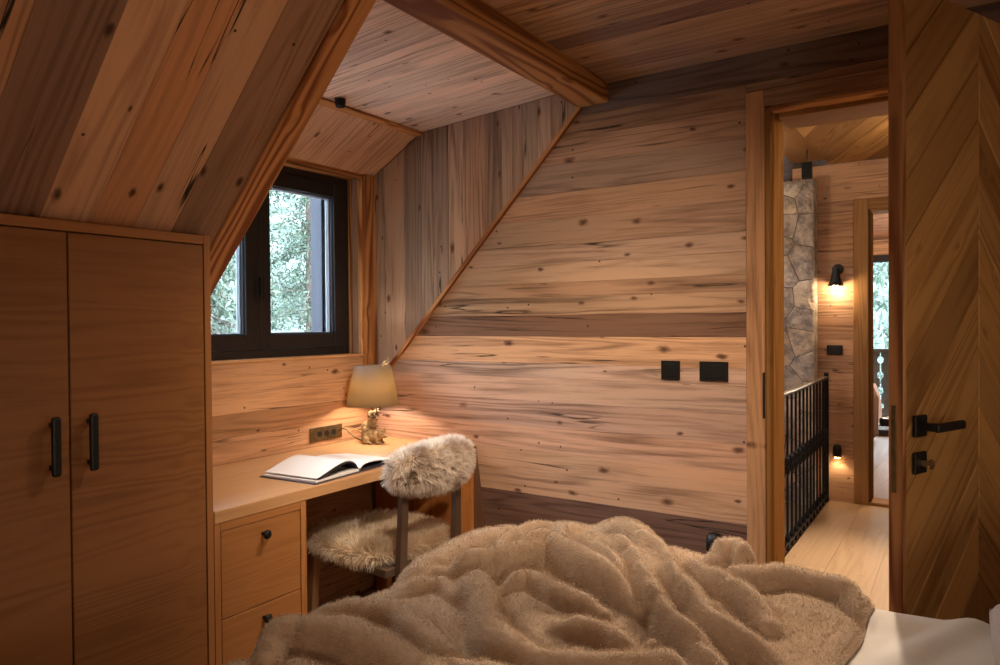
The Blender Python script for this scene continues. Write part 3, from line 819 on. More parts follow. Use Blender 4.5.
def mouse(name, base, s, mat, pitch):
    """a mouse figure: local x forward"""
    R_ = base @ Matrix.Rotation(-pitch, 4, 'Y') @ Matrix.Scale(s, 4)
    bm = bmesh.new()
    ell(bm, (-.018, 0, .034), (.044, .034, .034)); ell(bm, (.020, 0, .038), (.026, .024, .026))
    ell(bm, (.048, 0, .042), (.020, .018, .019)); ell(bm, (.066, 0, .037), (.014, .010, .010)); ell(bm, (.079, 0, .036), (.005, .005, .005))
    for s_ in (-1, 1):
        ell(bm, (.050, s_*.019, .060), (.005, .012, .013)); ell(bm, (-.020, s_*.030, .018), (.022, .012, .018))
        ell(bm, (.002, s_*.034, .006), (.017, .007, .006)); ell(bm, (.034, s_*.018, .018), (.008, .008, .018)); ell(bm, (.042, s_*.018, .006), (.012, .007, .006))
    o = from_bm(name, bm, mat, lp, mw=R_, recenter=False); remesh(o, .0022); return o, R_
m1, R1 = mouse('mouse_figure', B, .98, M['resin'], 0)
bm = bmesh.new()
for s_ in (-1, 1): ell(bm, (.060, s_*.013, .046), (.0032, .0032, .0032), seg=8)
from_bm('eye', bm, M['black'], m1, mw=R1)
bm = bmesh.new(); tube(bm, [(-.055, 0, .035), (-.075, -.004, .050), (-.092, -.012, .058), (-.108, -.02, .052)], .004, 8, .002)
from_bm('tail', bm, M['resin'], m1, mw=R1, smooth=True)
B2 = B @ Matrix.Translation((-.012, 0, .058))
m2, R2 = mouse('mouse_figure', B2, .72, M['resin2'], math.radians(28))
bm = bmesh.new()
for s_ in (-1, 1): ell(bm, (.060, s_*.013, .046), (.0032, .0032, .0032), seg=8)
from_bm('eye', bm, M['black'], m2, mw=R2)
B3 = B @ Matrix.Translation((.006, 0, .118))
M['resin3'] = plain('dimmed_resin', (.20, .14, .08), .7, 0, .1)  # resin darkened to hold down the glare of the bulb above it
m3, R3 = mouse('mouse_figure', B3, .50, M['resin3'], math.radians(10))
lc = Vector((.170, -.20, 0))
bm = bmesh.new(); lathe(bm, [(.006, .86), (.006, 1.085)], 12, (lc.x, lc.y, 0)); from_bm('stem', bm, M['brass'], lp, smooth=True)
bm = bmesh.new()
lathe(bm, [(.120, .928), (.084, 1.108)], 40, (lc.x, lc.y, 0), cap=False)
sh = from_bm('lamp_shade', bm, M['shade'], lp, smooth=True)
sm = sh.modifiers.new('thick', 'SOLIDIFY'); sm.thickness = .0015
bm = bmesh.new()
for k in range(3):
    a = k*2*math.pi/3; tube(bm, [(lc.x, lc.y, 1.085), (lc.x+.083*math.cos(a), lc.y+.083*math.sin(a), 1.100)], .0016, 6)
from_bm('shade_carrier', bm, M['brass'], sh)
bm = bmesh.new(); ell(bm, (lc.x, lc.y, 1.032), (.022, .022, .026)); from_bm('bulb', bm, M['bulb'], lp, smooth=True)
bm = bmesh.new(); 
ell(bm, (.232, -.178, 1.122), (.013, .010, .010)); ell(bm, (.245, -.172, 1.130), (.009, .007, .008)); ell(bm, (.240, -.168, 1.141), (.004, .004, .006)); ell(bm, (.243, -.180, 1.140), (.004, .004, .006)); ell(bm, (.224, -.182, 1.114), (.009, .006, .009))
o = from_bm('climbing_mouse', bm, M['resin'], lp, recenter=False); remesh(o, .0022)
bm = bmesh.new(); tube(bm, [(.012, -.262, .803), (.030, -.255, .815), (.045, -.245, .812), (.06, -.235, .792), (.085, -.22, .770), (.115, -.212, .760)], .0028, 8)
from_bm('power_cord', bm, M['brass'], lp, smooth=True)
lamp('desk_bulb_light', 'POINT', (lc.x, lc.y, .985), 6.5, WARM2, .02)
lamp('desk_bulb_light', 'POINT', (lc.x, lc.y, 1.075), 1.6, WARM2, .008)

# ------------------------------------------------------------------ chair with sheepskins
def fur(name, verts, faces, normals_out, n, length, width, mat, parent, gravity=.35, curl=.5, seed=3, clump=.03):
    r = np.random.default_rng(seed)
    V = np.array(verts); F = np.array([f_[:3] for f_ in faces]+[(f_[0], f_[2], f_[3]) for f_ in faces if len(f_) > 3])
    a, b, c = V[F[:, 0]], V[F[:, 1]], V[F[:, 2]]
    nr = np.cross(b-a, c-a); ar = np.linalg.norm(nr, axis=1); k = ar > 1e-12; F = F[k]; a, b, c, nr, ar = a[k], b[k], c[k], nr[k], ar[k]
    idx = r.choice(len(F), n, p=ar/ar.sum()); s, t = r.random(n), r.random(n); q = s+t > 1; s[q] = 1-s[q]; t[q] = 1-t[q]
    P = a[idx]+(b-a)[idx]*s[:, None]+(c-a)[idx]*t[:, None]; Nn = (nr/ar[:, None])[idx]
    # clump direction field
    D = np.array([mnoise.noise_vector(Vector(p/clump)) for p in P]); D2 = np.array([mnoise.noise_vector(Vector(p/(clump*3.2))) for p in P])
    d = Nn+D*curl+D2*curl*.7; d[:, 2] -= gravity*.5; d /= np.linalg.norm(d, axis=1)[:, None]
    L = length*(.6+.6*r.random(n))
    side = np.cross(d, r.normal(size=(n, 3))); side /= np.linalg.norm(side, axis=1)[:, None]
    w = width*(.6+.8*r.random(n))
    mid = P+d*(L*.55)[:, None]; d2 = d+D*.5+r.normal(size=(n, 3))*.12; d2[:, 2] -= gravity; d2 /= np.linalg.norm(d2, axis=1)[:, None]
    tip = mid+d2*(L*.5)[:, None]
    vv = np.stack([P-side*w[:, None], P+side*w[:, None], mid+side*w[:, None]*.8, mid-side*w[:, None]*.8, tip], 1).reshape(-1, 3)
    b0 = np.arange(n)*5
    me = bpy.data.meshes.new(name); me.vertices.add(5*n); me.vertices.foreach_set('co', vv.ravel())
    quads = np.stack([b0, b0+1, b0+2, b0+3], 1); tris = np.stack([b0+3, b0+2, b0+4], 1)
    loops = np.concatenate([quads.ravel(), tris.ravel()])
    me.loops.add(len(loops)); me.loops.foreach_set('vertex_index', loops.astype(np.int32))
    me.polygons.add(2*n); st_ = np.concatenate([np.arange(n)*4, 4*n+np.arange(n)*3])
    me.polygons.foreach_set('loop_start', st_.astype(np.int32))
    me.update(calc_edges=True)
    at = me.color_attributes.new('tone', 'FLOAT_COLOR', 'POINT')
    dark = np.clip(D2[:, 0]*1.6+.1+r.normal(size=n)*.15, 0, 1)
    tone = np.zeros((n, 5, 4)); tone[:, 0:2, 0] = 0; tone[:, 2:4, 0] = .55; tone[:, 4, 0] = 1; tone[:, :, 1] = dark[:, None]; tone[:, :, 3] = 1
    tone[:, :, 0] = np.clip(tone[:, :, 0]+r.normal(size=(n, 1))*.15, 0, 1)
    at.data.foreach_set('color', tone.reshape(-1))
    o = link(name, me, mat, parent, Matrix.Identity(4)); o['kind'] = 'stuff'
    return o

ch = empty('chair', (.56, -.56, 0), 'dark wooden chair with shaggy cream sheepskin seat and back pushed to the desk', 'chair')
ca = math.radians(-6)
CM = Matrix.Translation((.555, -.545, 0)) @ Matrix.Rotation(ca, 4, 'Z')
def blob(c, r, p=2.6, seg=40, fn=None):
    bm = bmesh.new(); bmesh.ops.create_uvsphere(bm, u_segments=seg, v_segments=seg//2, radius=1)
    for v in bm.verts:
        d = v.co.normalized(); k = (abs(d.x)**p+abs(d.y)**p+abs(d.z)**p)**(-1/p)
        v.co = Vector((d.x*k*r[0], d.y*k*r[1], d.z*k*r[2]))+Vector(c)
        if fn: v.co = fn(v.co)
        v.co += mnoise.noise_vector(v.co*9)*.006
    bmesh.ops.transform(bm, matrix=CM, verts=bm.verts)
    return bm
def furry(nm, bm, mat, n, length, width, **kw):
    bmesh.ops.recalc_face_normals(bm, faces=bm.faces)
    bm.verts.ensure_lookup_table()
    vs = [tuple(v.co) for v in bm.verts]; fs = [[v.index for v in f_.verts] for f_ in bm.faces]
    base = from_bm(nm, bm, M['hide'], ch, smooth=True)
    fur('wool', vs, fs, True, n, length, width, mat, base, **kw)
    return base
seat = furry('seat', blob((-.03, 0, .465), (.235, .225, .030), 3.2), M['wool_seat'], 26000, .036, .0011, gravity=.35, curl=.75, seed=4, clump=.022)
def bend(p):
    p = p.copy(); p.x += .9*(p.y**2)*-1.0+.03; return p
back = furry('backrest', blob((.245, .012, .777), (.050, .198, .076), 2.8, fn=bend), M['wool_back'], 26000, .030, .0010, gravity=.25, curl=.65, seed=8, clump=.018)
CW = wood('dark', 'Z')
for s in (-1, 1):
    bm = bmesh.new()
    # rear leg rising into the back post
    pts = [(.245, s*.150+.01, 0), (.235, s*.142+.01, .43), (.240, s*.138+.012, .62), (.245, s*.134+.012, .80)]
    wds = [.011, .013, .012, .010]
    rings = []
    for p, w in zip(pts, wds):
        rings.append([bm.verts.new((p[0]+a*w, p[1]+b*w*1.25, p[2])) for a, b in ((-1, -1), (1, -1), (1, 1), (-1, 1))])
    for a, b in zip(rings, rings[1:]):
        for i in range(4): bm.faces.new((a[i], a[(i+1) % 4], b[(i+1) % 4], b[i]))
    bm.faces.new(rings[0][::-1]); bm.faces.new(rings[-1])
    from_bm('leg', bm, CW, ch, color=(1, .95, .95), mw=CM)
    bm = bmesh.new(); rings = []
    for p, w in (((-.215, s*.195, 0), .011), ((-.19, s*.185, .44), .018)):
        rings.append([bm.verts.new((p[0]+a*w, p[1]+b*w, p[2])) for a, b in ((-1, -1), (1, -1), (1, 1), (-1, 1))])
    for a, b in zip(rings, rings[1:]):
        for i in range(4): bm.faces.new((a[i], a[(i+1) % 4], b[(i+1) % 4], b[i]))
    bm.faces.new(rings[0][::-1]); bm.faces.new(rings[-1])
    from_bm('leg', bm, wood('desk', 'Z'), ch, color=(.55, .5, .45), mw=CM)
box('seat_frame', (-.21, .22), (-.19, .19), (.405, .437), CW, ch, .004, mw=CM)

# ------------------------------------------------------------------ bed
BZ = .70; BX0, BX1, BY0, BY1 = 1.362, 3.38, -2.50, -.915
bed = empty('bed', (2.36, -1.7, 0), 'wide bed with white linen along the foreground beside the open door', 'bed')
box('bed_base', (BX0+.03, BX1), (BY0+.03, BY1-.03), (.03, .36), M['upholstery'], bed, .02, seg=3)
box('mattress', (BX0+.012, BX1-.01), (BY0+.012, BY1-.012), (.362, .685), M['mattress'], bed, .05, seg=4)
box('headboard', (BX1+.002, BX1+.06), (BY0-.02, BY1+.02), (.05, 1.15), M['upholstery'], bed, .015, seg=3)
def sstep(a, b, x): t = np.clip((x-a)/(b-a), 0, 1); return t*t*(3-2*t)
def grid_mesh(name, P, mat, parent=None, smooth=True):
    n, m_ = P.shape[:2]; me = bpy.data.meshes.new(name)
    idx = np.arange(n*m_).reshape(n, m_)
    q = np.stack([idx[:-1, :-1], idx[1:, :-1], idx[1:, 1:], idx[:-1, 1:]], -1).reshape(-1, 4)
    me.from_pydata(P.reshape(-1, 3).tolist(), [], q.tolist())
    return link(name, me, mat, parent, Matrix.Identity(4), smooth=smooth)
def fbm(X, Y, sc, seed, oct=3):
    out = np.zeros(X.shape); a = 1
    for o_ in range(oct):
        f_ = sc*2**o_
        out += a*np.array([mnoise.noise((x*f_, y*f_, seed+o_*7.3)) for x, y in zip(X.ravel(), Y.ravel())]).reshape(X.shape); a *= .5
    return out
# fitted top sheet / duvet, draped over the mattress edge: s>0 inside, s<0 hanging down
def drape(X, Y, H, x_edge, y_edge, r=.035, rl=None):
    """bend a sheet coordinate (X,Y) with height H over the left edge (x_edge) and the far edge (y_edge)"""
    def fold(d, H_):   # d = distance beyond the edge start
        q = r*math.pi/2
        a = np.clip(d/r, 0, math.pi/2)
        out = np.where(d <= 0, d, r*np.sin(a)); dn = np.where(d <= 0, 0, r*(1-np.cos(a)))+np.maximum(d-q, 0)
        return out, dn, a
    dx, nx, ax = fold((x_edge+r)-X, H); dy, ny, ay = fold(Y-(y_edge-r), H)
    h = H
    Xo = (x_edge+r)-dx-h*np.sin(ax)*.8; Yo = (y_edge-r)+dy+h*np.sin(ay)*.8
    Z = -nx-ny+h*np.cos(np.minimum(ax+ay, math.pi/2))
    return Xo, Yo, Z
xs = np.linspace(BX0-.30, BX1-.02, 170); ys = np.linspace(BY0+.02, BY1+.30, 130)
X, Y = np.meshgrid(xs, ys, indexing='ij')
H = .010*fbm(X, Y, 2.2, 3.1)+.003*fbm(X, Y, 9, 5)+.004
# a soft fold in the sheet by the pillow
dd_ = np.abs((X-2.43)-.5*(Y+1.0)); H += .012*np.exp(-(dd_/.03)**2)*sstep(-1.5, -1.1, Y)
Xo, Yo, Zo = drape(X, Y, H, BX0, BY1)
o = grid_mesh('duvet', np.stack([Xo, Yo, BZ-.012+Zo], -1), M['linen'], bed)

# pillow
bm = bmesh.new(); bmesh.ops.create_grid(bm, x_segments=36, y_segments=36, size=1)
top = [v for v in bm.verts]
for v in top:
    x, y = v.co.x, v.co.y; e = max(0, (1-abs(x)**3.2))*max(0, (1-abs(y)**3.2))
    v.co = Vector((x*.26*(1-.06*y*y), y*.36*(1-.06*x*x), .085*e**.5+.006*mnoise.noise((x*3, y*3, 1))*e))
r_ = bmesh.ops.duplicate(bm, geom=bm.faces[:])
for g_ in r_['geom']:
    if isinstance(g_, bmesh.types.BMVert): g_.co.z *= -.55
bmesh.ops.remove_doubles(bm, verts=bm.verts, dist=.0008)
pm = Matrix.Translation((2.750, -1.285, .766)) @ Matrix.Rotation(math.radians(4), 4, 'Z') @ Matrix.Rotation(math.radians(-5), 4, 'Y')
tag(from_bm('pillow', bm, M['pillow'], smooth=True, mw=pm), 'greyish white pillow at the right edge on the bed', 'pillow')

# blanket
RG = {
'A': ([(1.547, -0.944), (1.637, -0.925), (1.772, -0.97), (1.816, -1.016), (1.924, -1.169), (2.051, -1.326), (2.12, -1.367), (2.19, -1.41), (2.26, -1.50)], .031, .050),
'B': ([(1.711, -1.045), (1.772, -1.061), (1.854, -1.14), (1.93, -1.271), (2.023, -1.385), (2.079, -1.434), (2.18, -1.55)], .032, .044),
'C': ([(1.505, -1.262), (1.578, -1.217), (1.618, -1.148), (1.637, -1.109)], .024, .034),
'C2': ([(1.515, -1.185), (1.5, -1.069), (1.527, -0.989), (1.586, -1.016), (1.656, -1.115)], .022, .034),
'D': ([(1.47, -1.35), (1.545, -1.31), (1.603, -1.258), (1.623, -1.171), (1.7, -1.197), (1.837, -1.264), (1.922, -1.306)], .036, .048),
'E': ([(1.518, -1.311), (1.644, -1.445), (1.74, -1.539), (1.812, -1.58), (1.865, -1.596), (1.942, -1.568), (2.004, -1.529), (2.1, -1.5), (2.2, -1.56)], .022, .060),
'F': ([(1.345, -1.80), (1.39, -1.717), (1.507, -1.686), (1.623, -1.701), (1.713, -1.714), (1.838, -1.675), (2.0, -1.70)], .025, .070),
'G': ([(1.44, -1.44), (1.412, -1.285), (1.409, -1.116), (1.516, -0.996)], .020, .060),
'H': ([(1.647, -1.047), (1.735, -1.084), (1.806, -1.154), (1.856, -1.232)], .020, .032),
'I': ([(2.03, -1.13), (2.111, -1.0), (2.187, -0.992), (2.246, -1.004), (2.27, -1.05)], .022, .050),
'J': ([(1.965, -0.99), (1.985, -0.965), (2.014, -0.965), (2.045, -1.0)], .034, .052),
'K': ([(1.807, -1.03), (1.886, -1.097), (1.98, -1.12), (2.074, -1.174), (2.16, -1.25)], .024, .042),
'L': ([(1.449, -1.467), (1.501, -1.398), (1.608, -1.436)], .014, .040),
'M': ([(1.822, -1.449), (1.903, -1.45), (1.994, -1.488), (2.001, -1.414)], .018, .035),
'N': ([(1.627, -1.355), (1.672, -1.306), (1.762, -1.339), (1.864, -1.367)], .016, .032),
'O': ([(1.662, -0.999), (1.728, -1.053), (1.779, -1.082), (1.829, -1.084)], .018, .024),
'P': ([(1.45, -1.80), (1.395, -1.73), (1.385, -1.66), (1.42, -1.58)], .019, .045),
'Q': ([(1.36, -1.60), (1.50, -1.56), (1.64, -1.60), (1.75, -1.66)], .014, .05),
'R': ([(1.75, -1.74), (1.95, -1.80), (2.15, -1.72), (2.28, -1.75)], .025, .05),
}
x0b, x1b, y0b, y1b = 1.16, 2.282, -1.95, -.74
NXb, NYb = 300, 330
xs = np.linspace(x0b, x1b, NXb); ys = np.linspace(y0b, y1b, NYb)
X, Y = np.meshgrid(xs, ys, indexing='ij')
fs_ = 1-.68*(1-sstep(-1.70, -1.48, Y)); X = np.where(X < 1.5, 1.5-(1.5-X)*fs_, X)
w1 = fbm(X, Y, 5, 11, 2)*.016; w2 = fbm(X, Y, 5, 23, 2)*.016
Xw, Yw = X+w1, Y+w2
def catmull(p, n=8):
    p = [p[0]]+list(p)+[p[-1]]; out = []
    for i in range(1, len(p)-2):
        a, b, c, d = map(np.array, p[i-1:i+3])
        for t in np.linspace(0, 1, n, endpoint=False):
            out.append(.5*((2*b)+(c-a)*t+(2*a-5*b+4*c-d)*t*t+(3*b-a-3*c+d)*t**3))
    out.append(np.array(p[-2])); return np.array(out)
def ridge(pl, Hh, w):
    q = catmull([np.array(a, float) for a in pl]); best = np.full(X.shape, 9.); tt = np.zeros(X.shape)
    L = np.concatenate([[0], np.cumsum(np.linalg.norm(np.diff(q, axis=0), axis=1))])
    for i in range(len(q)-1):
        a, b = q[i], q[i+1]; e = b-a; l2 = e@e+1e-12
        t = np.clip(((Xw-a[0])*e[0]+(Yw-a[1])*e[1])/l2, 0, 1)
        d = np.hypot(Xw-a[0]-t*e[0], Yw-a[1]-t*e[1]); k = d < best
        best[k] = d[k]; tt[k] = ((L[i]+t*(L[i+1]-L[i]))/L[-1])[k]
    taper = sstep(0, .12, tt)*.5+.5; taper *= .45+.55*sstep(1, .80, tt)
    return best, Hh*taper, w*(.8+.25*taper)
K = 330.
acc = np.ones(X.shape); val = np.zeros(X.shape)
for k, (pl, Hh, w) in RG.items():
    d, hh, ww = ridge(pl, Hh, w)
    hh = hh*1.6; ww = ww*.68; prof = hh*(.12*np.exp(-(d/(ww*.72))**2.4)+.88*np.sqrt(np.clip(1-(d/(ww*.95))**2, 0, 1)))
    valley = -.35*hh*np.exp(-((d-ww*1.15)/(ww*.38))**2)
    acc += np.exp(K*prof)-1; val += valley
Hr = np.log(acc)/K + .9*val
Hr += .010*fbm(X, Y, 3.1, 41, 3)+.0035*fbm(X, Y, 14, 57, 2)
base = np.interp(X, [1.16, 1.30, 1.38, 1.45, 1.6, 1.75, 1.95, 2.05, 2.15, 2.25, 2.282], [.006, .010, .024, .032, .048, .050, .040, .040, .030, .022, .012])
base = base*(.30+.70*sstep(-1.7, -1.15, Y))
# hems taper thin
Hh_ = np.clip(base+.012+Hr, .006, None)
edge = np.minimum.reduce([sstep(0, .02, x1b-X), sstep(0, .03, Y-y0b)])
Hh_ = Hh_*(.25+.75*edge)
# stitched hem line at the right edge
Hh_ -= .004*np.exp(-((X-(x1b-.038))/.0035)**2)*(X > 2.1)
Xo, Yo, Zo = drape(X, Y, Hh_, BX0, BY1, r=.05)
hem = .006*np.sin(Y*11)+.004*np.sin(Y*27+1); Xo = Xo+hem*sstep(2.0, 2.28, X)
o = grid_mesh('blanket', np.stack([Xo, Yo, BZ-.006+Zo], -1), M['blanket'])
sd = o.modifiers.new('thick', 'SOLIDIFY'); sd.thickness = .006; sd.offset = -1
tag(o, 'fluffy beige plush blanket crumpled across the white bed', 'blanket')
Pb = np.stack([Xo, Yo, BZ-.006+Zo], -1)[::2, ::2]; n_, m_ = Pb.shape[:2]; ix = np.arange(n_*m_).reshape(n_, m_)
qd = np.stack([ix[:-1, :-1], ix[1:, :-1], ix[1:, 1:], ix[:-1, 1:]], -1).reshape(-1, 4)
qd = qd[(Pb.reshape(-1, 3)[qd[:, 0], 2] > .5)]
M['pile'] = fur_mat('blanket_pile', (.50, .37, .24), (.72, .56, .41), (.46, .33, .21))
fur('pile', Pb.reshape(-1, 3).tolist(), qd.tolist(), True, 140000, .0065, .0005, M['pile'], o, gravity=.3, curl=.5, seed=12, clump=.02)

# small unlit black wall light behind the bed
def dome_light(name, x, y, z, label, group, glow):
    r = empty(name, (x, y, z), label, 'wall light', group)
    bm = bmesh.new(); lathe(bm, [(.030, -.045), (.030, .010), (.027, .028), (.018, .040), (.006, .045)], 24, (x, y-.040, z))
    from_bm('shade', bm, M['black'], r, smooth=True)
    bm = bmesh.new(); add_box(bm, (x-.02, x+.02), (y-.014, y-.0005), (z-.03, z+.03), .002); from_bm('wall_mount', bm, M['black'], r)
    if glow:
        bm = bmesh.new(); lathe(bm, [(.018, -.052), (.018, -.0455)], 16, (x, y-.040, z)); from_bm('bulb', bm, M['bulb'], r)
        lamp('night_light_glow', 'SPOT', (x, y-.045, z-.06), 1.6, WARM, .012, (x, y-.03, z-1), 130, .7)
dome_light('wall_light', 1.685, 0, .492, 'black dome wall light behind the bed near the doorway', None, False)

# ------------------------------------------------------------------ hall beyond the doorway
HY = 3.0
HF = frame((0, HY, 0), (1, 0, 0), (0, 0, 1))
O0, O1, OZ = 1.862, 2.66, 2.075
bm = bmesh.new()
add_box(bm, (-.25, O0), (HY+.0195, HY+.15), (-.02, 3.0)); add_box(bm, (O1, 3.7), (HY+.0195, HY+.15), (-.02, 3.0)); add_box(bm, (O0, O1), (HY+.0195, HY+.15), (OZ, 3.0))
hw = st(from_bm('wall_hall', bm, wood('dark'), color=(.6, .6, .6)))
hz = [0, .12, .30, .46, .62, .79, .92, 1.05, 1.17, 1.33, 1.47, 1.62, 1.74, 1.90, 2.04, 2.13, 2.27, 2.42]
HP = [((1.1, .92, .72), 3), ((.95, .78, .6), 2), ((1.25, 1.08, .85), 2)]
planks(hw, HF, [rect(1.36, O0-.096, 0, OZ+.078), rect(O1+.09, 3.6, 0, OZ+.078), rect(1.36, 3.6, OZ+.0785, 2.42)], hz, OLD, pal=HP)
st(box('trim_10', (O0-.096, O0-.0), (HY-.016, HY), (0, OZ+.078), wood('larch', 'Z'), None, .004, color=(1.0, .95, .9)))
st(box('trim_11', (O0+.0005, O1+.09), (HY-.015, HY), (OZ, OZ+.078), wood('larch', 'X'), None, .004, color=(.9, .85, .8)))
st(box('trim_12', (O1, O1+.09), (HY-.016, HY), (0, OZ-.0005), wood('larch', 'Z'), None, .004))
dj = empty('door_3', (O0, HY, 0), kind='structure')
box('jamb', (O0-.002, O0+.014), (HY-.003, HY+.16), (.021, OZ), wood('jamb', 'Z'), dj, .002, color=(.4, .35, .3))
box('jamb', (O1-.014, O1+.002), (HY-.003, HY+.16), (.021, OZ), wood('larch', 'Z'), dj, .002)
box('jamb', (O0+.014, O1-.014), (HY-.003, HY+.16), (OZ-.016, OZ+.002), wood('larch', 'X'), dj, .002)
box('threshold', (O0, O1), (HY-.003, HY+.17), (.0, .021), wood('larch', 'X'), dj, .003, color=(1.3, 1.3, 1.2))
# stone wall over the stairwell
sw = empty('wall_stone', (1.0, 2.86, -.8), kind='structure')
SX0, SX1, SZ0, SZ1 = .45, 1.53, -.55, 2.31
box('mortar_bed', (SX0, SX1-.012), (2.872, 3.0), (SZ0, SZ1-.012), M['mortar'], sw, 0)
SF = frame((0, 2.862, 0), (1, 0, 0), (0, 0, 1))
pts = []
r2 = random.Random(5)
tries = 0
while len(pts) < 95 and tries < 6000:
    tries += 1; p = (r2.uniform(SX0, SX1), r2.uniform(SZ0, SZ1))
    if all(math.hypot((p[0]-q[0])/1.15, p[1]-q[1]) > .135 for q in pts): pts.append(p)
for p in pts:
    poly = rect(SX0, SX1, SZ0, SZ1)
    for q in pts:
        if q is p: continue
        dx, dy = q[0]-p[0], q[1]-p[1]; L = math.hypot(dx, dy)
        if L > .6: continue
        poly = clip(poly, dx/L, dy/L, (dx*(p[0]+q[0])/2+dy*(p[1]+q[1])/2)/L)
        if not poly: break
    if not poly or len(poly) < 3: continue
    poly = shrink(poly, .002)
    if len(poly) < 3: continue
    # rough the outline a little
    t_ = r2.choice([(1, 1, 1), (1.1, 1.08, 1.05), (.82, .80, .80), (.62, .62, .66), (1.2, 1.15, 1.05)])
    prism('stone', poly, SF, .10, .006, M['stone'], sw, tuple(1.3*v for v in t_), dome=.018, front=r2.uniform(-.010, .008))
box('stone_edge', (1.5185, 1.5305), (2.875, 3.0), (SZ0, SZ1), M['stone'], sw, .003)
# stairwell: inner walls
st(box('wall_stair', (-.25, .44), (.21, 3.0), (-1.2, 3.0), M['plaster'], None, 0))
# ceiling over the hall: diagonal boards, beam along the railing
HC = frame((0, 0, 2.42), (1, 0, 0), (0, -1, 0))
hc = st(slab('ceiling', rect(1.605, 3.7, -3.0, -.21), slab_f(HC, .0195), .05, wood('dark'), color=(.6, .6, .6)))
dirv = Vector((.184, -.413)).normalized()          # board direction in x,y
dl = (dirv.x, -dirv.y)                             # in frame coordinates (v = -Y)
reg = rect(1.605, 3.6, -3.0, -.21); hp = halfplanes(reg)
dv = (-dl[1], dl[0])
vals = [p[0]*dv[0]+p[1]*dv[1] for p in reg]
k = min(vals)
while k < max(vals):
    w_ = .115; c1 = [(dl[0]*t+dv[0]*q, dl[1]*t+dv[1]*q) for t, q in ((-6, k+.001), (6, k+.001), (6, k+w_-.001), (-6, k+w_-.001))]
    k += w_
    for h in hp:
        c1 = clip(c1, *h)
        if not c1: break
    if not c1 or len(c1) < 3 or abs(area(c1)) < 1e-3: continue
    G = HC @ Matrix(((dl[0], -dl[1], 0, 0), (dl[1], dl[0], 0, 0), (0, 0, 1, 0), (0, 0, 0, 1)))
    c2 = [(p[0]*dl[0]+p[1]*dl[1], -p[0]*dl[1]+p[1]*dl[0]) for p in c1]
    prism('ceiling_board', c2, G, .018, .004, LARCH, hc, tuple(.8*v for v in pick(chp)), front=-random.uniform(0, .003))
st(box('beam', (1.36, 1.60), (.21, 2.999), (2.46, 2.66), wood('larch', 'Y'), None, .005, color=(.8, .7, .6)))
st(box('ceiling', (-.25, 1.36), (.21, 3.1), (2.85, 2.9), wood('larch', 'Y'), None, .0, color=(1.3, 1.2, 1.0)))
st(box('wall_hall_right', (3.6, 3.7), (.21, 8.0), (-.02, 2.95), wood('old', 'Y'), None, 0))
# pendant spot
pd = empty('pendant_lamp', (1.532, 2.6, 2.5), 'black cylinder pendant hanging on a rod by the stone wall', 'lamp')
bm = bmesh.new(); lathe(bm, [(.0055, 2.355), (.0055, 2.46)], 10, (1.532, 2.6, 0)); from_bm('rod', bm, M['brass'], pd, smooth=True)
bm = bmesh.new(); add_box(bm, (1.501, 1.563), (2.57, 2.63), (2.262, 2.372), .006, 2); from_bm('lamp_housing', bm, M['black'], pd)
# wall lights in the hall
sc1 = empty('wall_light', (1.666, HY, 1.66), 'lit black cone wall light high on the hall wall beside the stone', 'wall light')
bm = bmesh.new(); lathe(bm, [(.038, 0), (.038, -.012), (.034, -.015)], 24, (1.666, HY-.0005, 1.665), 'Y'); from_bm('wall_mount', bm, M['black'], sc1, smooth=True)
bm = bmesh.new(); tube(bm, [(1.666, HY-.012, 1.665), (1.666, HY-.045, 1.668), (1.660, HY-.07, 1.655)], .007, 8); from_bm('arm', bm, M['black'], sc1)
bm = bmesh.new(); lathe(bm, [(.018, 1.665), (.022, 1.650), (.034, 1.59), (.054, 1.545), (.052, 1.545), (.032, 1.59), (.020, 1.645)], 26, (1.660, HY-.07, 0), cap=False); from_bm('shade', bm, M['black'], sc1, smooth=True)
bm = bmesh.new(); ell(bm, (1.660, HY-.07, 1.555), (.021, .021, .024)); from_bm('bulb', bm, M['bulb'], sc1, smooth=True)
lamp('wall_light_glow', 'POINT', (1.660, HY-.07, 1.515), 3.2, WARM, .02)
dome_light('wall_light', 1.664, HY, .372, 'lit black dome wall light low on the hall wall beside the railing', None, True)
plate('light_switch', frame((1.645, HY, 1.088), (1, 0, 0), (0, 0, 1)), .105, .070, M['black'], 'black switch plate on the far hall wall between the two wall lights', 'switch', 1)

# railing
rl = empty('railing', (1.605, 1.8, 0), 'black wrought iron stair railing along the hall floor', 'railing')
st(box('trim_13', (1.555, 1.600), (.21, 2.98), (.002, .014), wood('dark', 'Y'), None, .002))
y0r, y1r = .30, 2.88
box('handrail', (1.585, 1.625), (y0r, y1r), (.888, .902), M['iron'], rl, .003)
box('rail_highlight', (1.588, 1.622), (y0r, y1r), (.9025, .905), M['steel'], rl, .001)  # pale strip stands in for the highlight along the iron handrail
box('bottom_rail', (1.594, 1.616), (y0r, y1r), (.055, .067), M['iron'], rl, .002)
nb_ = 22
proto = None
for i in range(nb_+1):
    y = y1r-.02-(y1r-y0r-.04)*i/nb_
    if proto is None:
        bm = bmesh.new()
        prof = [(.0065, .0), (.0065, .045), (.014, .055), (.0155, .068), (.013, .080), (.0065, .092), (.0065, .425), (.011, .432), (.014, .445), (.0165, .458), (.014, .472), (.010, .480), (.014, .490), (.0165, .503), (.014, .516), (.0065, .528), (.0065, .888)]
        lathe(bm, prof, 8, (1.605, y, 0.014)); proto = from_bm('baluster', bm, M['iron'], rl); y_first = y
    else:
        c = proto.copy(); COL.objects.link(c); c.matrix_basis = proto.matrix_basis.copy(); c.location.y += (y-y_first)
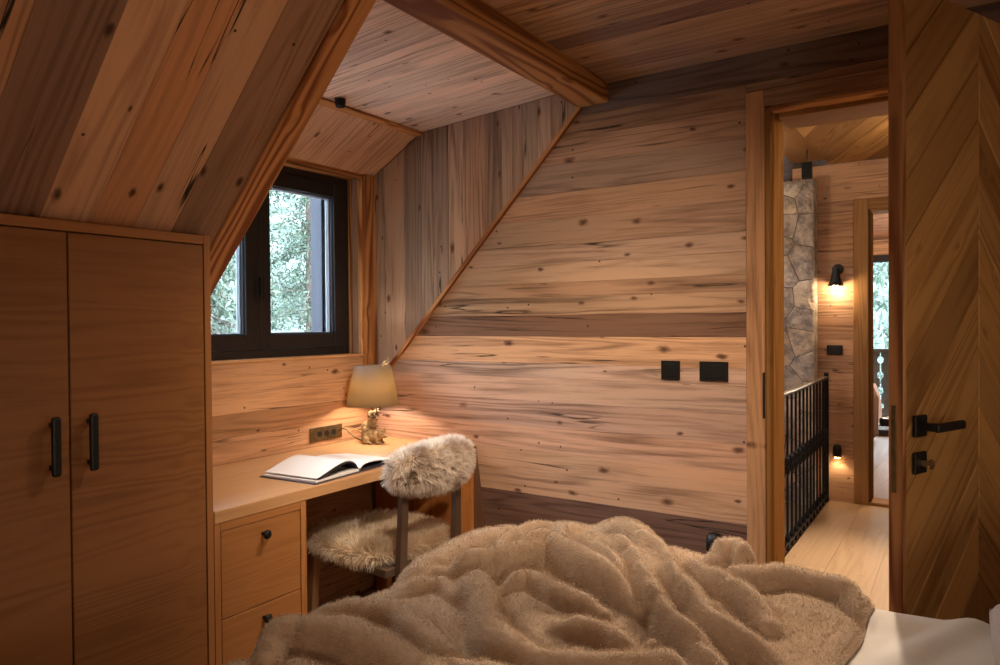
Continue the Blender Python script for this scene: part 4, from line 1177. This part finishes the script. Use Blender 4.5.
c = box('newel_post', (1.590, 1.620), (y1r-.004, y1r+.02), (.014, .93), M['iron'], rl, .003)

# ------------------------------------------------------------------ far bedroom
st(box('wall_far_left', (.1, .2), (3.15, 6.5), (-.02, 2.95), wood('old', 'Y'), None, 0))
FB = 6.4
FF = frame((0, FB, 0), (1, 0, 0), (0, 0, 1))
bm = bmesh.new(); add_box(bm, (.2, 1.30), (FB+.0195, FB+.15), (-.02, 2.95)); add_box(bm, (2.0, 3.6), (FB+.0195, FB+.15), (-.02, 2.95)); add_box(bm, (1.30, 2.0), (FB+.0195, FB+.15), (2.03, 2.95))
fw_ = st(from_bm('wall_far', bm, wood('dark'), color=(.6, .6, .6)))
planks(fw_, FF, [rect(.2, 3.6, 2.035, 2.5), rect(.2, 1.3, 0, 2.035), rect(2.0, 3.6, 0, 2.035)], [0, .16, .34, .5, .68, .84, 1., 1.18, 1.35, 1.5, 1.7, 1.86, 2.035, 2.16, 2.3, 2.5], OLD, pal=HP)
FCf, s4 = fr_to((0, 6.4, 2.20), (1, 0, 0), (0, -1, .12), (0, 0, -1))
fc = st(slab('ceiling', rect(.1, 3.7, *sorted((0, s4*3.4))), slab_f(FCf, .0195), .05, wood('dark'), color=(.6, .6, .6)))
planks(fc, FCf, [rect(.2, 3.6, *sorted((0, s4*3.3)))], [s4*x for x in ([0, .17, .36, .52, .7, .88, 1.06, 1.25, 1.42, 1.6, 1.8, 2.0, 2.2, 2.4, 2.6, 2.8, 3.0, 3.3])][::(1 if s4 > 0 else -1)], OLD, pal=[((1.35, 1.15, 1.05), 3), ((1.15, .95, .85), 2)])
w2 = empty('window_2', (1.65, FB+.08, 0), kind='structure')
bm = bmesh.new()
add_box(bm, (1.30, 1.36), (FB+.04, FB+.11), (0.0, 2.03), .002); add_box(bm, (1.94, 2.0), (FB+.04, FB+.11), (0, 2.03), .002)
add_box(bm, (1.36, 1.94), (FB+.04, FB+.11), (1.955, 2.03), .002); add_box(bm, (1.36, 1.94), (FB+.04, FB+.11), (0, .07), .002)
from_bm('window_frame', bm, M['frame'], w2)
box('glass_pane', (1.361, 1.939), (FB+.07, FB+.078), (.071, 1.954), M['glass'], w2, 0)
st(box('balcony_floor', (-.5, 4.2), (FB+.15, 7.9), (-.15, -.03), wood('floor'), None, 0))
st(box('ceiling', (-.8, 4.4), (FB+.16, 8.4), (2.45, 2.6), wood('dark', 'Y'), None, 0))  # unseen eave over the balcony, added to block sky light
bl = empty('balcony_railing', (2.0, 7.6, 0), 'dark wooden balcony balustrade with cut-out boards beyond the far window', 'railing')
box('handrail', (-.4, 4.1), (7.55, 7.68), (.90, .945), wood('dark'), bl, .005)
box('bottom_rail', (-.4, 4.1), (7.58, 7.64), (.06, .12), wood('dark'), bl, .005)
bp = None
def scallop(x0, w):
    """a board whose sides are cut into shallow round notches"""
    L_, R_ = [], []
    n_ = 60
    for i in range(n_+1):
        z = .12+.78*i/n_; ph = ((z-.12)/.78*4) % 1
        c = .030*math.sqrt(max(0, 1-((ph-.5)/.22)**2)) if abs(ph-.5) < .22 else 0
        L_.append((x0+.006+c, z)); R_.append((x0+w-.006-c, z))
    bm = bmesh.new()
    fl_ = [[bm.verts.new((p[0], yy_, p[1])) for p in L_] for yy_ in (7.60, 7.622)]; fr_ = [[bm.verts.new((p[0], yy_, p[1])) for p in R_] for yy_ in (7.60, 7.622)]
    for i in range(n_):
        bm.faces.new((fl_[0][i], fr_[0][i], fr_[0][i+1], fl_[0][i+1])); bm.faces.new((fl_[1][i], fl_[1][i+1], fr_[1][i+1], fr_[1][i]))
        bm.faces.new((fl_[0][i], fl_[0][i+1], fl_[1][i+1], fl_[1][i])); bm.faces.new((fr_[0][i], fr_[1][i], fr_[1][i+1], fr_[0][i+1]))
    return bm
bxs = 1.0; pb = from_bm('balustrade_board', scallop(bxs, .125), wood('dark', 'Z'), bl)
for i in range(1, 12):
    c = pb.copy(); COL.objects.link(c); c.matrix_basis = pb.matrix_basis.copy(); c.location.x += .128*i
# far bed
fb = empty('bed', (1.0, 5.0, 0), 'bed in the far room seen through the second doorway', 'bed')
box('bed_base', (.3, 1.62), (4.35, 6.1), (.05, .30), wood('dark'), fb, .02)
box('mattress', (.3, 1.60), (4.38, 6.08), (.302, .50), M['linen'], fb, .05, seg=3)
xs = np.linspace(.8, 1.95, 60); ys = np.linspace(4.3, 5.9, 60); X, Y = np.meshgrid(xs, ys, indexing='ij')
Hn = .05+.04*np.sin(X*9+Y*3)+.02*fbm(X, Y, 4, 3, 2); e = np.clip(X-1.62, 0, 1); P = np.stack([np.minimum(X, 1.62+.06*np.sin(np.clip(e*6, 0, 1.57))), Y, .56+Hn-e*1.1*np.where(X > 1.62, 1, 0)], -1)
P[..., 2] = np.maximum(P[..., 2], .12)
o = grid_mesh('duvet', P, plain('far_duvet', (.62, .50, .38), .9, sheen=.3), fb)
xs = np.linspace(1.30, 1.99, 40); ys = np.linspace(4.55, 5.15, 40); X, Y = np.meshgrid(xs, ys, indexing='ij')
e = np.clip(X-1.66, 0, 1); P = np.stack([np.minimum(X, 1.70+.03*np.sin(Y*30)), Y+.04*np.sin(X*9), .67+.02*np.sin(Y*22)-e*1.35], -1); P[..., 2] = np.maximum(P[..., 2], .06)
o = grid_mesh('throw', P, plain('brown_throw', (.10, .045, .022), .9, sheen=.2)); tag(o, 'dark brown throw hanging off the bed in the far room', 'throw')
sd = o.modifiers.new('thick', 'SOLIDIFY'); sd.thickness = .012

# ------------------------------------------------------------------ outdoors
gm = bmesh.new(); bmesh.ops.create_grid(gm, x_segments=30, y_segments=30, size=17)
for v in gm.verts:
    x, y = v.co.x, v.co.y
    dist = math.hypot(x-1, y-2); v.co.z = -3.2+.5*mnoise.noise((x*.1, y*.1, 0))
M['forest'] = plain('forest_hillside', (.030, .045, .033), .95, 0, .1, (2, .8, .5), None, 0, ((.11, .13, .115), 1.1, 5))
hm = bmesh.new(); rings = []
for k, (rd_, z_) in enumerate([(15, -3.0), (16, 0), (19, 4), (25, 9), (34, 15)]):
    rings.append([hm.verts.new((1+rd_*math.cos(a_/48*2*math.pi), 2+rd_*math.sin(a_/48*2*math.pi), z_+mnoise.noise((a_*.7, k, 0))*1.2)) for a_ in range(48)])
for a_, b__ in zip(rings, rings[1:]):
    for i in range(48): hm.faces.new((a_[i], a_[(i+1) % 48], b__[(i+1) % 48], b__[i]))
st(from_bm('hillside', hm, M['forest'], smooth=True, recenter=False))
gr = from_bm('ground', gm, M['meadow'], smooth=True, recenter=False); gr['kind'] = 'structure'

def tree(x, y, z, h, rad, nb_, leaf, seed, label, branch=None, leafsize=.09, lpb=26, group='trees outside'):
    r = np.random.default_rng(seed)
    t = empty('tree', (x, y, z), label, 'tree', group)
    bm = bmesh.new(); tube(bm, [(x, y, z), (x+.05, y, z+h*.5), (x, y, z+h)], h*.018, 8, .02)
    bvs = []; quads = []
    for i in range(nb_):
        f_ = r.random()**.8; zz = z+h*(.12+.86*f_); L = rad*(1-f_)**.8+.25; a = r.random()*6.283
        dx, dy = math.cos(a), math.sin(a); droop = -.22-.3*r.random()
        p = np.array([x, y, zz]); q = p+np.array([dx*L, dy*L, droop*L]); m_ = (p+q)/2+np.array([0, 0, .10*L])
        if i % 3 == 0: tube(bm, [p, m_, q], .022*(1-f_)+.006, 4, .003)
        n = lpb
        tt = r.random(n)**.7; c = (1-tt)[:, None]**2*p+2*((1-tt)*tt)[:, None]*m_+(tt**2)[:, None]*q
        c = c+r.normal(size=(n, 3))*np.array([.10, .10, .05])*(.5+L*.35)
        s = leafsize*(.5+r.random(n)); d1_ = r.normal(size=(n, 3)); d1_[:, 2] -= .4; d1_ /= np.linalg.norm(d1_, axis=1)[:, None]
        d2_ = np.cross(d1_, r.normal(size=(n, 3))); d2_ /= np.linalg.norm(d2_, axis=1)[:, None]
        quads.append(np.stack([c-d1_*s[:, None], c+d2_*(s*.32)[:, None], c+d1_*s[:, None], c-d2_*(s*.32)[:, None]], 1))
    from_bm('trunk', bm, branch or M['bark'], t)
    Q = np.concatenate(quads).reshape(-1, 3); nq = len(Q)//4
    me = bpy.data.meshes.new('foliage'); me.vertices.add(len(Q)); me.vertices.foreach_set('co', Q.ravel())
    me.loops.add(len(Q)); me.loops.foreach_set('vertex_index', np.arange(len(Q), dtype=np.int32)); me.polygons.add(nq)
    me.polygons.foreach_set('loop_start', (np.arange(nq)*4).astype(np.int32)); me.update(calc_edges=True)
    o = link('foliage', me, leaf, t, Matrix.Identity(4)); o['kind'] = 'stuff'
    return t
for i, (x, y, h, rd, lf, lab) in enumerate([
    (-6.6, 3.4, 9, 1.7, 'leaf2', 'pale green conifer nearest the left sash of the dormer window'),
    (-6.9, 7.4, 10, 1.75, 'leaf2', 'light green conifer filling the right sash of the dormer window'),
    (-10.6, 5.0, 12, 1.9, 'leaf', 'darker conifer further back outside the dormer window'),
    (-10.9, 9.3, 12, 2.0, 'leaf2', 'tall pale conifer behind the grey outer wall of the dormer'),
    (-10.4, 1.0, 11, 1.9, 'leaf', 'dark conifer behind the slope trim at the left of the window')]):
    tree(x, y, -3.3, h, rd, 560, M[lf], 20+i, lab, None, .055, 44, 'conifers outside the dormer window')
for i, (x, y, h, rd, lab) in enumerate([(.4, 13.0, 9, 2.2, 'pale bare-branched tree nearest the balcony of the far room'), (-2.2, 17.5, 11, 2.2, 'pale tree further back beyond the balcony')]):
    tree(x, y, -3.3, h, rd, 300, M['leaf2'], 50+i, lab, M['palebark'], .10, 16, 'pale trees beyond the balcony')
